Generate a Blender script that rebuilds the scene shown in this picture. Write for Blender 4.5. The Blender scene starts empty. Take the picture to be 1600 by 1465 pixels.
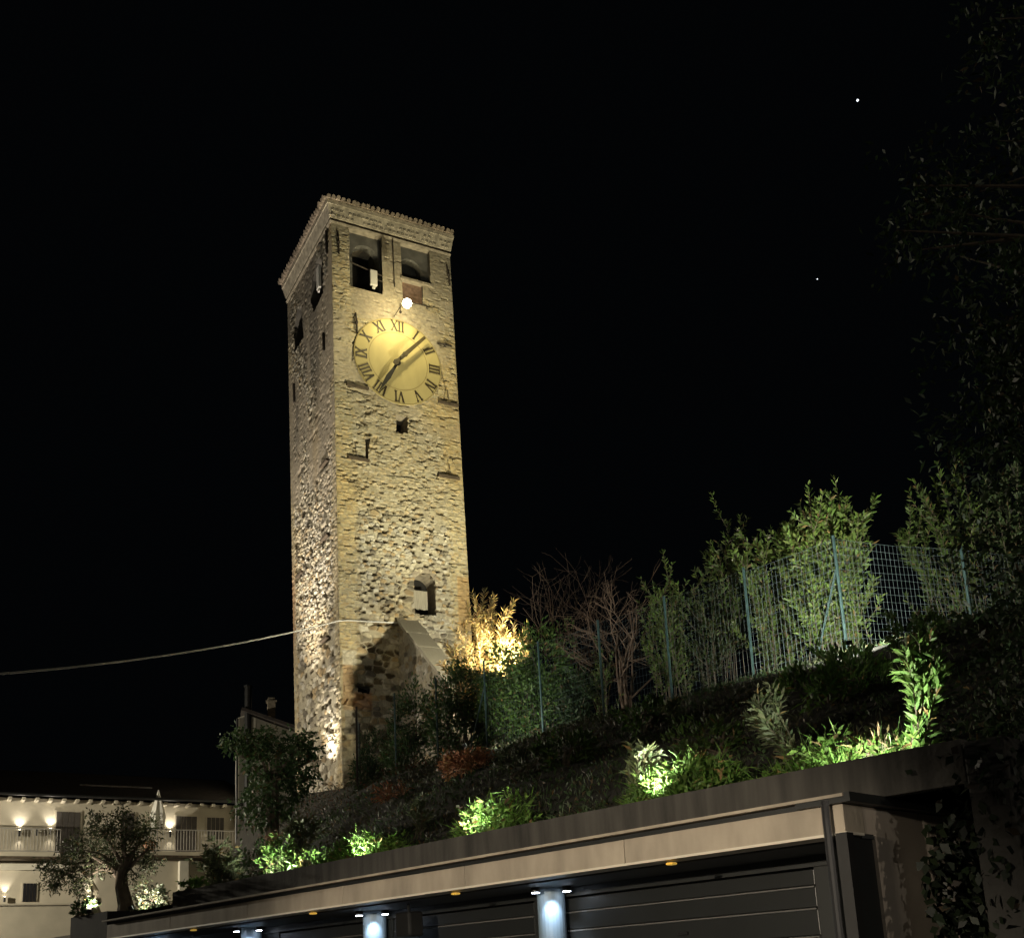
import bpy, math, random
import numpy as np
from mathutils import Vector, Matrix

random.seed(7)
rng = np.random.default_rng(7)
sc = bpy.context.scene
C = sc.collection
R = math.radians

# ------------------------------------------------------------------ camera
FPX, CY, PITCH, ROLL = 1732.9, 1115.2, R(13.454), R(-2.880)
EYE = np.array([0.0, 0.0, 1.6])
Fw = np.array([0, math.cos(PITCH), math.sin(PITCH)])
Up = np.array([0, -math.sin(PITCH), math.cos(PITCH)])
Rt = np.array([1.0, 0, 0])
R2 = math.cos(ROLL) * Rt + math.sin(ROLL) * Up
U2 = -math.sin(ROLL) * Rt + math.cos(ROLL) * Up
cam = bpy.data.cameras.new("camera")
cam.sensor_width = 36.0
cam.lens = FPX / 1600 * 36.0
cam.shift_y = (CY - 732.5) / 1600
cam.clip_start, cam.clip_end = 0.1, 3000
camo = bpy.data.objects.new("camera", cam)
m = Matrix.Identity(4)
for i in range(3):
    m[i][0], m[i][1], m[i][2], m[i][3] = R2[i], U2[i], -Fw[i], EYE[i]
camo.matrix_world = m
C.objects.link(camo)
sc.camera = camo

# ------------------------------------------------------------------ world, exposure
w = bpy.data.worlds.new("World")
sc.world = w
w.use_nodes = True
bg = w.node_tree.nodes["Background"]
bg.inputs[0].default_value = (0.62, 0.80, 1.0, 1)      # night sky, almost black
bg.inputs[1].default_value = 0.0013
sc.view_settings.view_transform = 'Standard'
sc.view_settings.look = 'None'
sc.view_settings.exposure = 0
sc.view_settings.gamma = 1
sc.cycles.max_bounces = 5
sc.cycles.use_denoising = True

# ------------------------------------------------------------------ frames of the place
def ray(x, y): return Fw * FPX + R2 * (x - 800) - U2 * (y - CY)
def atY(x, y, Y):
    d = ray(x, y); return EYE + d * (Y / d[1])
def on_plane(x, y, P, n):
    d = ray(x, y); return EYE + d * (np.dot(P - EYE, n) / np.dot(d, n))
def az(a): return np.array([math.sin(R(a)), math.cos(R(a)), 0.0])
ZV = np.array([0, 0, 1.0])
UG = az(-43.4); VG = np.array([UG[1], -UG[0], 0.0])      # along / into the garage and the bank
if VG[1] < 0: VG = -VG
OG = np.array([2.58, 8.75, 0.0])
def W(u, v, z): return OG + UG * u + VG * v + ZV * z
def uv(P): d = np.asarray(P) - OG; return float(d @ UG), float(d @ VG)
UF = az(61.5); NF = np.array([UF[1], -UF[0], 0.0])       # along / out of the tower's clock side
UL = az(-28.5); NL = -UF
A0 = np.array([-5.53, 35.0, 0.0])
def lean(z): return 0.0075 * (z - 8)
def amin(z): return -lean(z)
def amax(z): return 4.83 - 0.0165 * (z - 14.2)
def bmax(z): return 5.0 + 0.022 * (z - 11)
def F(a, z, o=0.0): return A0 + UF * a + NF * o + ZV * z
def L(b, z, o=0.0): return A0 + UL * b + NL * (o + lean(z)) + ZV * z
def fr(x, y, o=0.0):
    q = on_plane(x, y, A0 + NF * o, NF); return float((q - A0) @ UF), float(q[2])
def lf(x, y, o=0.1):
    q = on_plane(x, y, A0 + NL * o, NL); return float((q - A0) @ UL), float(q[2])
UH = az(59); NH = np.array([UH[1], -UH[0], 0.0])
H0 = np.array([-18.16, 50.0, 0.0])
def HW(a, z, o=0.0): return H0 + UH * a + NH * o + ZV * z
def hs(x, y, o=0.0):
    q = on_plane(x, y, H0 + NH * o, NH); return float((q - H0) @ UH), float(q[2])

def sstep(x, a, b):
    t = np.clip((x - a) / (b - a), 0, 1); return t * t * (3 - 2 * t)
_lat = rng.random((64, 64))
def vnoise(x, y):
    x = np.asarray(x, float); y = np.asarray(y, float)
    xi = np.floor(x).astype(int); yi = np.floor(y).astype(int)
    fx = x - xi; fy = y - yi
    fx = fx * fx * (3 - 2 * fx); fy = fy * fy * (3 - 2 * fy)
    g = lambda i, j: _lat[i % 64, j % 64]
    return (g(xi, yi) * (1 - fx) + g(xi + 1, yi) * fx) * (1 - fy) + (g(xi, yi + 1) * (1 - fx) + g(xi + 1, yi + 1) * fx) * fy
def fnoise(x, y, o=3):
    s = 0; a = 0.5; t = 0
    for k in range(o):
        s = s + a * vnoise(np.asarray(x) * 2 ** k + 17 * k, np.asarray(y) * 2 ** k + 5 * k); t += a; a *= 0.5
    return s / t

def ground_z(u, v):
    u = np.asarray(u, float); v = np.asarray(v, float)
    s = v - 0.52 * (u - 11.5)
    on = sstep(s, 0, 3.0)
    ramp = 3.65 * sstep(v, 0.2, 9.6) ** 0.9 + 1.25 * sstep(v, 9.3, 13.0) * sstep(u, 4, 11)
    low = 3.08 - 2.4 * sstep(u, 15.7, 17.2) * (1 - sstep(v, 5, 11)) + 1.3 * sstep(u, 24, 40)
    z = low + ramp * on - 1.0 * sstep(u, 34, 44) * on * sstep(v, 6, 12)
    z = z + 0.22 * (fnoise(u * 0.6, v * 0.6) - 0.5) * sstep(v, 0.9, 2.5)
    return z
def hit(x, y, t0=9.0, t1=60.0):
    d = ray(x, y); d = d / d[1]
    P = None
    for t in np.arange(t0, t1, 0.1):
        P = EYE + d * t
        u, v = uv(P)
        if v > 0.6 and P[2] < ground_z(u, v): break
    return P

# ------------------------------------------------------------------ mesh helpers
class MB:
    def __init__(s): s.v = []; s.f = []; s.c = None
    def poly(s, pts):
        b = len(s.v); s.v.extend([tuple(p) for p in pts]); s.f.append(tuple(range(b, b + len(pts))))
    def obox(s, c, ex, ey, ez):
        """box with centre c and half-axes ex, ey, ez"""
        c, ex, ey, ez = map(np.asarray, (c, ex, ey, ez)); b = len(s.v)
        for i in (-1, 1):
            for j in (-1, 1):
                for k in (-1, 1): s.v.append(tuple(c + i * ex + j * ey + k * ez))
        for q in ((0, 1, 3, 2), (4, 6, 7, 5), (0, 4, 5, 1), (2, 3, 7, 6), (0, 2, 6, 4), (1, 5, 7, 3)):
            s.f.append(tuple(b + i for i in q))
    def span(s, fn, a0, a1, z0, z1, o0, o1):
        """box between two corners in one of the local frames fn(a, z, o)"""
        b = len(s.v)
        for a in (a0, a1):
            for z in (z0, z1):
                for o in (o0, o1): s.v.append(tuple(fn(a, z, o)))
        for q in ((0, 1, 3, 2), (4, 6, 7, 5), (0, 4, 5, 1), (2, 3, 7, 6), (0, 2, 6, 4), (1, 5, 7, 3)):
            s.f.append(tuple(b + i for i in q))
    def tube(s, pts, rad, n=6, cap=True):
        pts = [np.asarray(p, float) for p in pts]
        if np.isscalar(rad): rad = [rad] * len(pts)
        b = len(s.v); prev = None
        for i, p in enumerate(pts):
            d = pts[min(i + 1, len(pts) - 1)] - pts[max(i - 1, 0)]
            d = d / (np.linalg.norm(d) + 1e-9)
            if prev is None:
                x = np.cross(d, [0, 0, 1.0] if abs(d[2]) < 0.9 else [1.0, 0, 0])
            else:
                x = prev - d * (prev @ d)
            x = x / (np.linalg.norm(x) + 1e-9); prev = x; y = np.cross(d, x)
            for k in range(n):
                t = 2 * math.pi * k / n
                s.v.append(tuple(p + rad[i] * (math.cos(t) * x + math.sin(t) * y)))
        for i in range(len(pts) - 1):
            for k in range(n):
                k2 = (k + 1) % n
                s.f.append((b + i * n + k, b + i * n + k2, b + (i + 1) * n + k2, b + (i + 1) * n + k))
        if cap:
            s.f.append(tuple(b + k for k in range(n))[::-1])
            s.f.append(tuple(b + (len(pts) - 1) * n + k for k in range(n)))
    def ball(s, c, r, n=8, sq=(1, 1, 1)):
        b = len(s.v); c = np.asarray(c, float)
        for i in range(n + 1):
            t = math.pi * i / n
            for k in range(2 * n):
                p = math.pi * k / n
                s.v.append(tuple(c + r * np.array([sq[0] * math.sin(t) * math.cos(p), sq[1] * math.sin(t) * math.sin(p), sq[2] * math.cos(t)])))
        for i in range(n):
            for k in range(2 * n):
                k2 = (k + 1) % (2 * n)
                s.f.append((b + i * 2 * n + k, b + (i + 1) * 2 * n + k, b + (i + 1) * 2 * n + k2, b + i * 2 * n + k2))
    def build(s, name, mat, parent=None, smooth=False, col=None, bevel=0):
        return mesh_obj(name, np.array(s.v, float), s.f, mat, parent, smooth, col, bevel)

def root_loc(o):
    while o.parent is not None: o = o.parent
    return np.array(o.location)
def mesh_obj(name, V, Fc, mat, parent=None, smooth=False, col=None, bevel=0):
    me = bpy.data.meshes.new(name)
    off = root_loc(parent) if parent else (V.min(0) + V.max(0)) / 2 * np.array([1, 1, 0]) + np.array([0, 0, V[:, 2].min()])
    V = V - off
    if isinstance(Fc, np.ndarray):
        k = Fc.shape[1]; n = len(Fc)
        me.vertices.add(len(V)); me.vertices.foreach_set("co", V.astype(np.float32).ravel())
        me.loops.add(n * k); me.loops.foreach_set("vertex_index", Fc.astype(np.int32).ravel())
        me.polygons.add(n); me.polygons.foreach_set("loop_start", np.arange(0, n * k, k, dtype=np.int32))
        me.update(calc_edges=True)
    else:
        me.from_pydata(V.tolist(), [], Fc)
    if col is not None:
        a = me.color_attributes.new("Col", 'FLOAT_COLOR', 'POINT')
        cc = np.ones((len(V), 4), np.float32); cc[:, :3] = col
        a.data.foreach_set("color", cc.ravel())
    if smooth: me.polygons.foreach_set("use_smooth", [True] * len(me.polygons))
    if mat: me.materials.append(mat)
    me.validate()
    o = bpy.data.objects.new(name, me)
    C.objects.link(o)
    if parent: o.parent = parent
    else: o.location = off
    if bevel:
        bm = o.modifiers.new("bevel", 'BEVEL'); bm.width = bevel; bm.segments = 2; bm.limit_method = 'ANGLE'
    return o
def tag(o, label, cat, group=None):
    o['label'] = label; o['category'] = cat
    if group: o['group'] = group
    return o
def thing(name, label, cat, loc, group=None):
    o = bpy.data.objects.new(name, None); C.objects.link(o)
    o.location = tuple(loc); o.empty_display_size = 0.2
    return tag(o, label, cat, group)
def struct(o, kind='structure'): o['kind'] = kind; return o

# ------------------------------------------------------------------ materials
def mat(name, base, rough=0.8, metal=0.0, var=0.25, scale=4.0, bump=0.0, bscale=30.0, emit=None, estr=0.0, attr=False, stretch=None, spec=0.5, trans=0.0):
    M = bpy.data.materials.new(name); M.use_nodes = True
    nt = M.node_tree; b = nt.nodes["Principled BSDF"]
    b.inputs['Roughness'].default_value = rough; b.inputs['Metallic'].default_value = metal
    b.inputs['Specular IOR Level'].default_value = spec
    tc = nt.nodes.new('ShaderNodeTexCoord'); mp = nt.nodes.new('ShaderNodeMapping')
    nt.links.new(tc.outputs['Object'], mp.inputs['Vector'])
    if stretch: mp.inputs['Scale'].default_value = stretch
    n = nt.nodes.new('ShaderNodeTexNoise'); n.inputs['Scale'].default_value = scale; n.inputs['Detail'].default_value = 6
    nt.links.new(mp.outputs[0], n.inputs['Vector'])
    mr = nt.nodes.new('ShaderNodeMapRange')
    mr.inputs[1].default_value = 0.3; mr.inputs[2].default_value = 0.7
    mr.inputs[3].default_value = 1 - var; mr.inputs[4].default_value = 1 + var
    nt.links.new(n.outputs['Fac'], mr.inputs[0])
    mx = nt.nodes.new('ShaderNodeVectorMath'); mx.operation = 'SCALE'
    if attr:
        at = nt.nodes.new('ShaderNodeAttribute'); at.attribute_name = 'Col'
        nt.links.new(at.outputs['Color'], mx.inputs[0])
    else:
        mx.inputs[0].default_value = base
    nt.links.new(mr.outputs[0], mx.inputs['Scale'])
    nt.links.new(mx.outputs[0], b.inputs['Base Color'])
    if bump:
        n2 = nt.nodes.new('ShaderNodeTexNoise'); n2.inputs['Scale'].default_value = bscale; n2.inputs['Detail'].default_value = 5
        nt.links.new(tc.outputs['Object'], n2.inputs['Vector'])
        bp = nt.nodes.new('ShaderNodeBump'); bp.inputs['Strength'].default_value = bump; bp.inputs['Distance'].default_value = 0.02
        nt.links.new(n2.outputs['Fac'], bp.inputs['Height']); nt.links.new(bp.outputs[0], b.inputs['Normal'])
    if emit:
        b.inputs['Emission Color'].default_value = (*emit, 1); b.inputs['Emission Strength'].default_value = estr
    if trans:
        tr = nt.nodes.new('ShaderNodeBsdfTranslucent'); ms = nt.nodes.new('ShaderNodeMixShader'); ms.inputs[0].default_value = trans
        nt.links.new(mx.outputs[0], tr.inputs['Color'])
        nt.links.new(b.outputs[0], ms.inputs[1]); nt.links.new(tr.outputs[0], ms.inputs[2])
        nt.links.new(ms.outputs[0], nt.nodes['Material Output'].inputs['Surface'])
    return M

M = dict(
    stone=mat('tower stone', (0.3, 0.26, 0.2), 0.92, attr=True, var=0.22, scale=9, bump=0.35, bscale=45),
    plainstone=mat('tower stone plain', (0.28, 0.24, 0.18), 0.92, var=0.35, scale=5, bump=0.5, bscale=12),
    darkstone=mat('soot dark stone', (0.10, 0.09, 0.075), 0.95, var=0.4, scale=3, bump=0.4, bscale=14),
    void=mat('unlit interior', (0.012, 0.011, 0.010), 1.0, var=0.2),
    render_=mat('grey belfry plaster', (0.11, 0.105, 0.092), 0.9, var=0.4, scale=2.5, bump=0.3, bscale=10),
    cornice=mat('pale worn cornice', (0.33, 0.29, 0.22), 0.92, var=0.4, scale=6, bump=0.6, bscale=14),
    brick=mat('belfry brick infill', (0.19, 0.12, 0.085), 0.9, var=0.35, scale=9, bump=0.5, bscale=25),
    tile=mat('terracotta roof tile', (0.22, 0.175, 0.13), 0.85, var=0.5, scale=3, bump=0.2),
    clockface=mat('ochre clock plaster', (0.42, 0.35, 0.155), 0.8, var=0.13, scale=1.1, bump=0.12, bscale=9, stretch=(1.6, 1.6, .6)),
    clockring=mat('ochre clock ring line', (0.27, 0.21, 0.085), 0.8, var=0.1),
    numeral=mat('dark bronze numerals', (0.045, 0.032, 0.018), 0.6, var=0.2),
    hand=mat('dark clock hand', (0.06, 0.045, 0.02), 0.55, var=0.2),
    handblack=mat('black clock hand', (0.02, 0.018, 0.014), 0.5, var=0.2),
    iron=mat('rusty iron', (0.035, 0.026, 0.018), 0.8, var=0.3),
    timber=mat('old timber', (0.075, 0.055, 0.035), 0.9, var=0.4, scale=6, bump=0.4),
    board=mat('weathered grey board', (0.34, 0.31, 0.24), 0.85, var=0.15, scale=6, stretch=(6, 6, 0.6)),
    antenna=mat('white antenna plastic', (0.62, 0.60, 0.55), 0.5, var=0.05),
    lampglow=mat('lamp glow', (0.9, 0.9, 0.9), 0.5, emit=(1.0, 0.86, 0.55), estr=60, var=0.0),
    plaster=mat('cream house plaster', (0.46, 0.42, 0.33), 0.9, var=0.10, scale=1.2, bump=0.15, bscale=20),
    whiteplaster=mat('white gable plaster', (0.56, 0.53, 0.44), 0.9, var=0.08, scale=2),
    shutter=mat('brown grey door wood', (0.055, 0.048, 0.042), 0.7, var=0.2, scale=6),
    glassdark=mat('dark window', (0.02, 0.02, 0.022), 0.15, var=0.1),
    rooftile=mat('dark house roof', (0.055, 0.045, 0.04), 0.9, var=0.3, scale=5),
    railing=mat('grey balcony railing', (0.36, 0.345, 0.315), 0.5, metal=0.1, var=0.1),
    blackmetal=mat('black metal', (0.018, 0.018, 0.018), 0.45, metal=0.2, var=0.15),
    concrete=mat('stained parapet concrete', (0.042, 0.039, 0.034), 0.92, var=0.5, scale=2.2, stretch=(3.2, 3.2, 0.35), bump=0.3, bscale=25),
    darkconcrete=mat('near black concrete', (0.018, 0.017, 0.015), 0.95, var=0.5, scale=2, bump=0.3),  # much darker tone than the parapet concrete
    fascia=mat('beige concrete fascia', (0.33, 0.285, 0.225), 0.85, var=0.24, scale=1.5, stretch=(2.4, 2.4, .7), bump=0.15, bscale=18),
    endwall=mat('taupe end wall render', (0.48, 0.41, 0.34), 0.9, var=0.14, scale=1.5),
    trim=mat('pale drip trim', (0.60, 0.55, 0.46), 0.5, var=0.06),
    charcoal=mat('charcoal garage paint', (0.017, 0.0185, 0.018), 0.5, var=0.12, scale=2),
    doorpaint=mat('satin charcoal door', (0.017, 0.0185, 0.0185), 0.38, var=0.08, scale=2),
    soffit=mat('soffit', (0.05, 0.052, 0.052), 0.6, var=0.1),
    pillar=mat('blue grey pillar paint', (0.20, 0.27, 0.33), 0.5, var=0.06),
    strip=mat('door edge highlight', (0.13, 0.13, 0.125), 0.25, var=0.05),  # pale tone stands in for light caught on door panel edges
    steel=mat('brushed downpipe', (0.10, 0.10, 0.105), 0.25, metal=0.8, var=0.1),
    amber=mat('amber lens', (0.75, 0.42, 0.05), 0.3, emit=(1.0, 0.62, 0.12), estr=0.35, var=0.1),
    cool=mat('cool downlight lens', (0.9, 0.9, 0.9), 0.4, emit=(0.80, 0.88, 1.0), estr=22, var=0.0),
    warm=mat('warm sconce lens', (0.9, 0.9, 0.9), 0.4, emit=(1.0, 0.88, 0.66), estr=22, var=0.0),
    dimlens=mat('frosted spot lens', (0.3, 0.3, 0.3), 0.4, emit=(0.9, 1.0, 0.8), estr=0.6, var=0.0),
    starglow=mat('star glow', (1, 1, 1), 0.5, emit=(0.85, 0.92, 1.0), estr=2.2, var=0.0),
    asphalt=mat('asphalt', (0.05, 0.05, 0.05), 0.9, var=0.2, scale=6),
    soil=mat('dark hillside soil', (0.016, 0.014, 0.009), 0.95, var=0.5, scale=3, bump=0.6, bscale=8),
    leaf=mat('leaf', (0.06, 0.1, 0.03), 0.55, attr=True, var=0.25, scale=1.5, trans=0.25, spec=0.35),
    bark=mat('bark', (0.11, 0.085, 0.06), 0.9, var=0.3, scale=10, bump=0.4),
    palebark=mat('pale bark', (0.34, 0.30, 0.22), 0.9, var=0.3, scale=10, bump=0.4),
    twig=mat('reddish twig', (0.12, 0.075, 0.05), 0.85, var=0.3),
    postgreen=mat('green fence paint', (0.035, 0.068, 0.066), 0.6, var=0.35, scale=9),
    wire=mat('fence wire', (0.10, 0.125, 0.13), 0.5, metal=0.3, var=0.2),
    cable=mat('pale cable sheath', (0.65, 0.63, 0.58), 0.6, var=0.1),
    canvas=mat('white parasol canvas', (0.62, 0.60, 0.54), 0.9, var=0.08),
    terracotta=mat('terracotta pot', (0.26, 0.12, 0.06), 0.85, var=0.15),
    palestone=mat('pale stone', (0.55, 0.52, 0.44), 0.9, var=0.2, bump=0.4),
)

# ------------------------------------------------------------------ lamps
def spot(name, loc, target, watt, angle, blend=0.6, col=(1, 0.85, 0.6), size=0.05):
    l = bpy.data.lights.new(name, 'SPOT'); l.energy = watt; l.spot_size = R(angle); l.spot_blend = blend
    l.color = col; l.shadow_soft_size = size
    o = bpy.data.objects.new(name, l); C.objects.link(o)
    o.location = tuple(loc)
    d = Vector(tuple(np.asarray(target) - np.asarray(loc)))
    o.rotation_euler = d.to_track_quat('-Z', 'Y').to_euler()
    return o
def point(name, loc, watt, col=(1, 0.85, 0.6), size=0.1):
    l = bpy.data.lights.new(name, 'POINT'); l.energy = watt; l.color = col; l.shadow_soft_size = size
    o = bpy.data.objects.new(name, l); C.objects.link(o); o.location = tuple(loc)
    return o

def floodlight(loc, target, watt, angle, label, blend=0.8, col=(1, 0.85, 0.6), size=0.12, group=None, s=1.0, lens=None):
    """small box floodlight on a bracket, with its lamp just in front of the glass"""
    loc = np.asarray(loc, float); d = np.asarray(target, float) - loc; d = d / np.linalg.norm(d)
    x = np.cross(d, ZV); x = x / (np.linalg.norm(x) + 1e-9); y = np.cross(x, d)
    t = thing('floodlight', label, 'floodlight', loc, group)
    b = MB(); b.obox(loc, x * 0.13 * s, y * 0.10 * s, d * 0.05 * s); b.build('housing', M['blackmetal'], t, bevel=0.01)
    b = MB(); b.obox(loc + d * 0.056 * s, x * 0.115 * s, y * 0.085 * s, d * 0.003); b.build('lens', lens or M['warm'], t)
    b = MB(); b.tube([loc - d * 0.03 * s + x * 0.14 * s, loc - ZV * 0.18 * s + x * 0.14 * s, loc - ZV * 0.18 * s - x * 0.14 * s, loc - d * 0.03 * s - x * 0.14 * s], 0.012 * s, 5)
    b.tube([loc - ZV * 0.18 * s, loc - ZV * 0.45 * s], 0.02 * s, 6); b.build('bracket', M['blackmetal'], t)
    _ = spot('floodlight_beam', loc + d * 0.09 * s, target, watt, angle, blend, col, size)
    return t
WARM = (1.0, 0.86, 0.50); NEUT = (1.0, 0.90, 0.74); COOL = (0.70, 0.84, 1.0); GREENW = (0.97, 1.0, 0.85)

# ------------------------------------------------------------------ ground
def build_ground():
    b = MB(); b.poly([(-700, -700, 0), (700, -700, 0), (700, 1100, 0), (-700, 1100, 0)])
    struct(b.build('ground', M['asphalt']))
    us = np.concatenate([np.arange(-16, 32, 0.3), np.arange(32, 90, 1.5)])
    vs = np.concatenate([np.arange(0.62, 15, 0.25), np.arange(15, 70, 2.0)])
    U, Vv = np.meshgrid(us, vs, indexing='ij')
    Z = ground_z(U, Vv)
    P = OG + UG * U[..., None] + VG * Vv[..., None] + ZV * Z[..., None]
    nu, nv = U.shape
    idx = np.arange(nu * nv).reshape(nu, nv)
    q = np.stack([idx[:-1, :-1], idx[1:, :-1], idx[1:, 1:], idx[:-1, 1:]], -1).reshape(-1, 4)
    struct(mesh_obj('hillside', P.reshape(-1, 3), q, M['soil'], smooth=True))
    # raised bed beyond the garage's far end, held by a wall
    b = MB()
    b.span(lambda a, z, o: W(a, o, z), 13.9, 15.45, 0.02, 3.06, 0.0, 0.615)
    struct(b.build('planting_terrace', M['darkconcrete']))
build_ground()

# ------------------------------------------------------------------ tower
def cells(X, Y, cw, ch, seed, jit=0.75):
    r = np.random.default_rng(seed)
    J = r.random((128, 512, 2)); ID = r.random((128, 512, 4))
    row = np.floor(Y / ch).astype(int)
    best = np.full(X.shape, 9.0); sec = np.full(X.shape, 9.0); bid = np.zeros(X.shape + (4,)); by = np.zeros(X.shape)
    for dr in (-1, 0, 1):
        rr = row + dr
        sh = (rr % 2) * 0.5 + 0.3 * np.sin(rr * 1.7)
        col = np.floor(X / cw - sh).astype(int)
        for dc in (-1, 0, 1):
            cc = col + dc
            j = J[cc % 128, rr % 512]
            px = (cc + 0.5 + sh + (j[..., 0] - 0.5) * jit) * cw
            py = (rr + 0.5 + (j[..., 1] - 0.5) * jit * 0.7) * ch
            sc_ = 0.75 + 0.5 * ID[cc % 128, rr % 512][..., 3]
            d = np.sqrt(((X - px) / cw) ** 2 + ((Y - py) / ch) ** 2) / sc_
            m1 = d < best
            sec = np.where(m1, best, np.minimum(sec, d))
            bid = np.where(m1[..., None], ID[cc % 128, rr % 512], bid)
            by = np.where(m1, (Y - py) / ch, by)
            best = np.where(m1, d, best)
    return best, sec - best, bid, by

PAL = np.array([[.46, .43, .35], [.38, .34, .24], [.28, .25, .19], [.52, .49, .41], [.33, .25, .14], [.17, .15, .11], [.34, .32, .27], [.24, .185, .11], [.42, .38, .28], [.12, .105, .08]])
def masonry(X, Z, rubble, quoin, seed, warm=1.0):
    """relief (m) and stone colour for a wall; rubble / quoin are 0..1 weights"""
    f1, e, idr, by = cells(X, Z, 0.175, 0.115, seed)
    f1L, eL, idL, _ = cells(X, Z, 0.33, 0.20, seed + 9)
    big = (Z < 13.3 + .5 * np.sin(X * 1.9)) | (fnoise(X * .8 + 2, Z * .8 + seed) > .70)
    e = np.where(big, eL, e); idr = np.where(big[..., None], idL, idr)
    f1b, eb, idb, _ = cells(X, Z, 0.24, 0.072, seed + 5, 0.5)
    n = fnoise(X * 1.3, Z * 1.3 + seed)
    # rubble
    amp = 0.018 + 0.055 * idr[..., 0]
    gone = (idr[..., 1] < 0.16)
    stone = sstep(e, 0.03, 0.24)
    flush = (idr[..., 2] < 0.28) & ~gone
    hr = np.where(gone, -0.17 * sstep(e, 0.05, 0.28), np.where(flush, 0.004 * stone, amp * stone - 0.012 * (1 - stone)))
    hr = hr + 0.012 * (fnoise(X * 9, Z * 9) - 0.5)
    pc = PAL[(idr[..., 0] * 9.99).astype(int)]
    mort = np.array([.33, .30, .225]) * (0.75 + 0.5 * n[..., None])
    cr = np.where(flush[..., None], mort * (0.9 + .2 * idr[..., 3:4]), mort * (1 - stone[..., None]) + pc * stone[..., None])
    cr = np.where(gone[..., None] & (e > 0.10)[..., None], np.array([.15, .12, .075]), cr)
    # coursed small stone / brick
    st2 = sstep(eb, 0.02, 0.25)
    gone2 = (idb[..., 1] < 0.07)
    hb = np.where(gone2, -0.06 * st2, (0.004 + 0.034 * idb[..., 0] ** 2) * st2)
    pc2 = np.array([.38, .32, .19]) * (0.72 + 0.5 * idb[..., 3:4]) + np.array([.05, .0, -.03]) * (idb[..., 2:3] - 0.4)
    cb = mort * (1 - st2[..., None]) + pc2 * st2[..., None]
    cb = np.where(gone2[..., None], cb * 0.6, cb)
    q = np.clip(quoin, 0, 1)
    h = hr * (1 - q) + hb * q; c = cr * (1 - q[..., None]) + cb * q[..., None]
    sm = np.clip(rubble, 0, 1)                       # 0 = plastered over
    h = h * sm + 0.008 * (n - 0.5) * (1 - sm)
    pl = np.array([.33, .285, .215]) * (0.5 + 0.6 * fnoise(X * .7, Z * .5 + 31)[..., None] + .4 * fnoise(X * 3.1, Z * 3.1 + 7)[..., None])
    c = c * sm[..., None] + pl * (1 - sm[..., None])
    oc = sstep(fnoise(X * .45 + 9, Z * .3 + seed), 0.5, 0.75)[..., None]
    c = c * (1 - oc * .5) + c * np.array([1.06, .92, .62]) * oc * .5
    return h, c

def in_poly(poly, X, Z):
    ins = np.zeros(X.shape, bool); n = len(poly)
    for i in range(n):
        x0, z0 = poly[i]; x1, z1 = poly[(i + 1) % n]
        if z0 == z1: continue
        ins ^= ((z0 > Z) != (z1 > Z)) & (X < (x1 - x0) * (Z - z0) / (z1 - z0) + x0)
    return ins
def rect(a0, a1, z0, z1): return [(a0, z0), (a1, z0), (a1, z1), (a0, z1)]
def arch(a0, a1, z0, z1, n=10, rise=None):
    r = (a1 - a0) / 2; rise = rise or r
    return [(a0, z0), (a1, z0)] + [((a0 + a1) / 2 + r * math.cos(math.pi * k / n), z1 - rise + rise * math.sin(math.pi * k / n)) for k in range(n + 1)]

Z0, Z1 = 5.6, 28.72
t_tower = thing('clock_tower', 'tall square medieval stone clock tower lit from below against the black sky', 'tower', A0 + UF * 2.4 + UL * 2.5 + ZV * Z0)

F_HOLES = dict(
    bel1=rect(0.53, 1.80, 26.17, 28.60), bel2=rect(2.56, 3.73, 27.12, 28.60), infill=rect(2.58, 3.40, 26.14, 27.04),
    small=rect(2.17, 2.62, 20.76, 21.42), slot=[(1.0, 19.48), (1.10, 19.48), (1.10, 19.8), (1.2, 20.3), (1.0, 20.3)],
    low=arch(2.68, 3.50, 14.0, 15.52, rise=0.42), putlog=[(0.36 + .2, 11.05), (0.95, 11.0), (1.0, 11.22), (0.6, 11.33)])
L_HOLES = dict(bel1=[(1.0, 26.35), (2.1, 26.2), (2.45, 26.9), (2.2, 27.6), (1.8, 28.1), (1.4, 28.15), (1.05, 27.7)],
               bel2=[(3.35, 25.9), (4.45, 25.9), (4.5, 27.0), (4.1, 27.55), (3.6, 27.4)])

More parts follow.
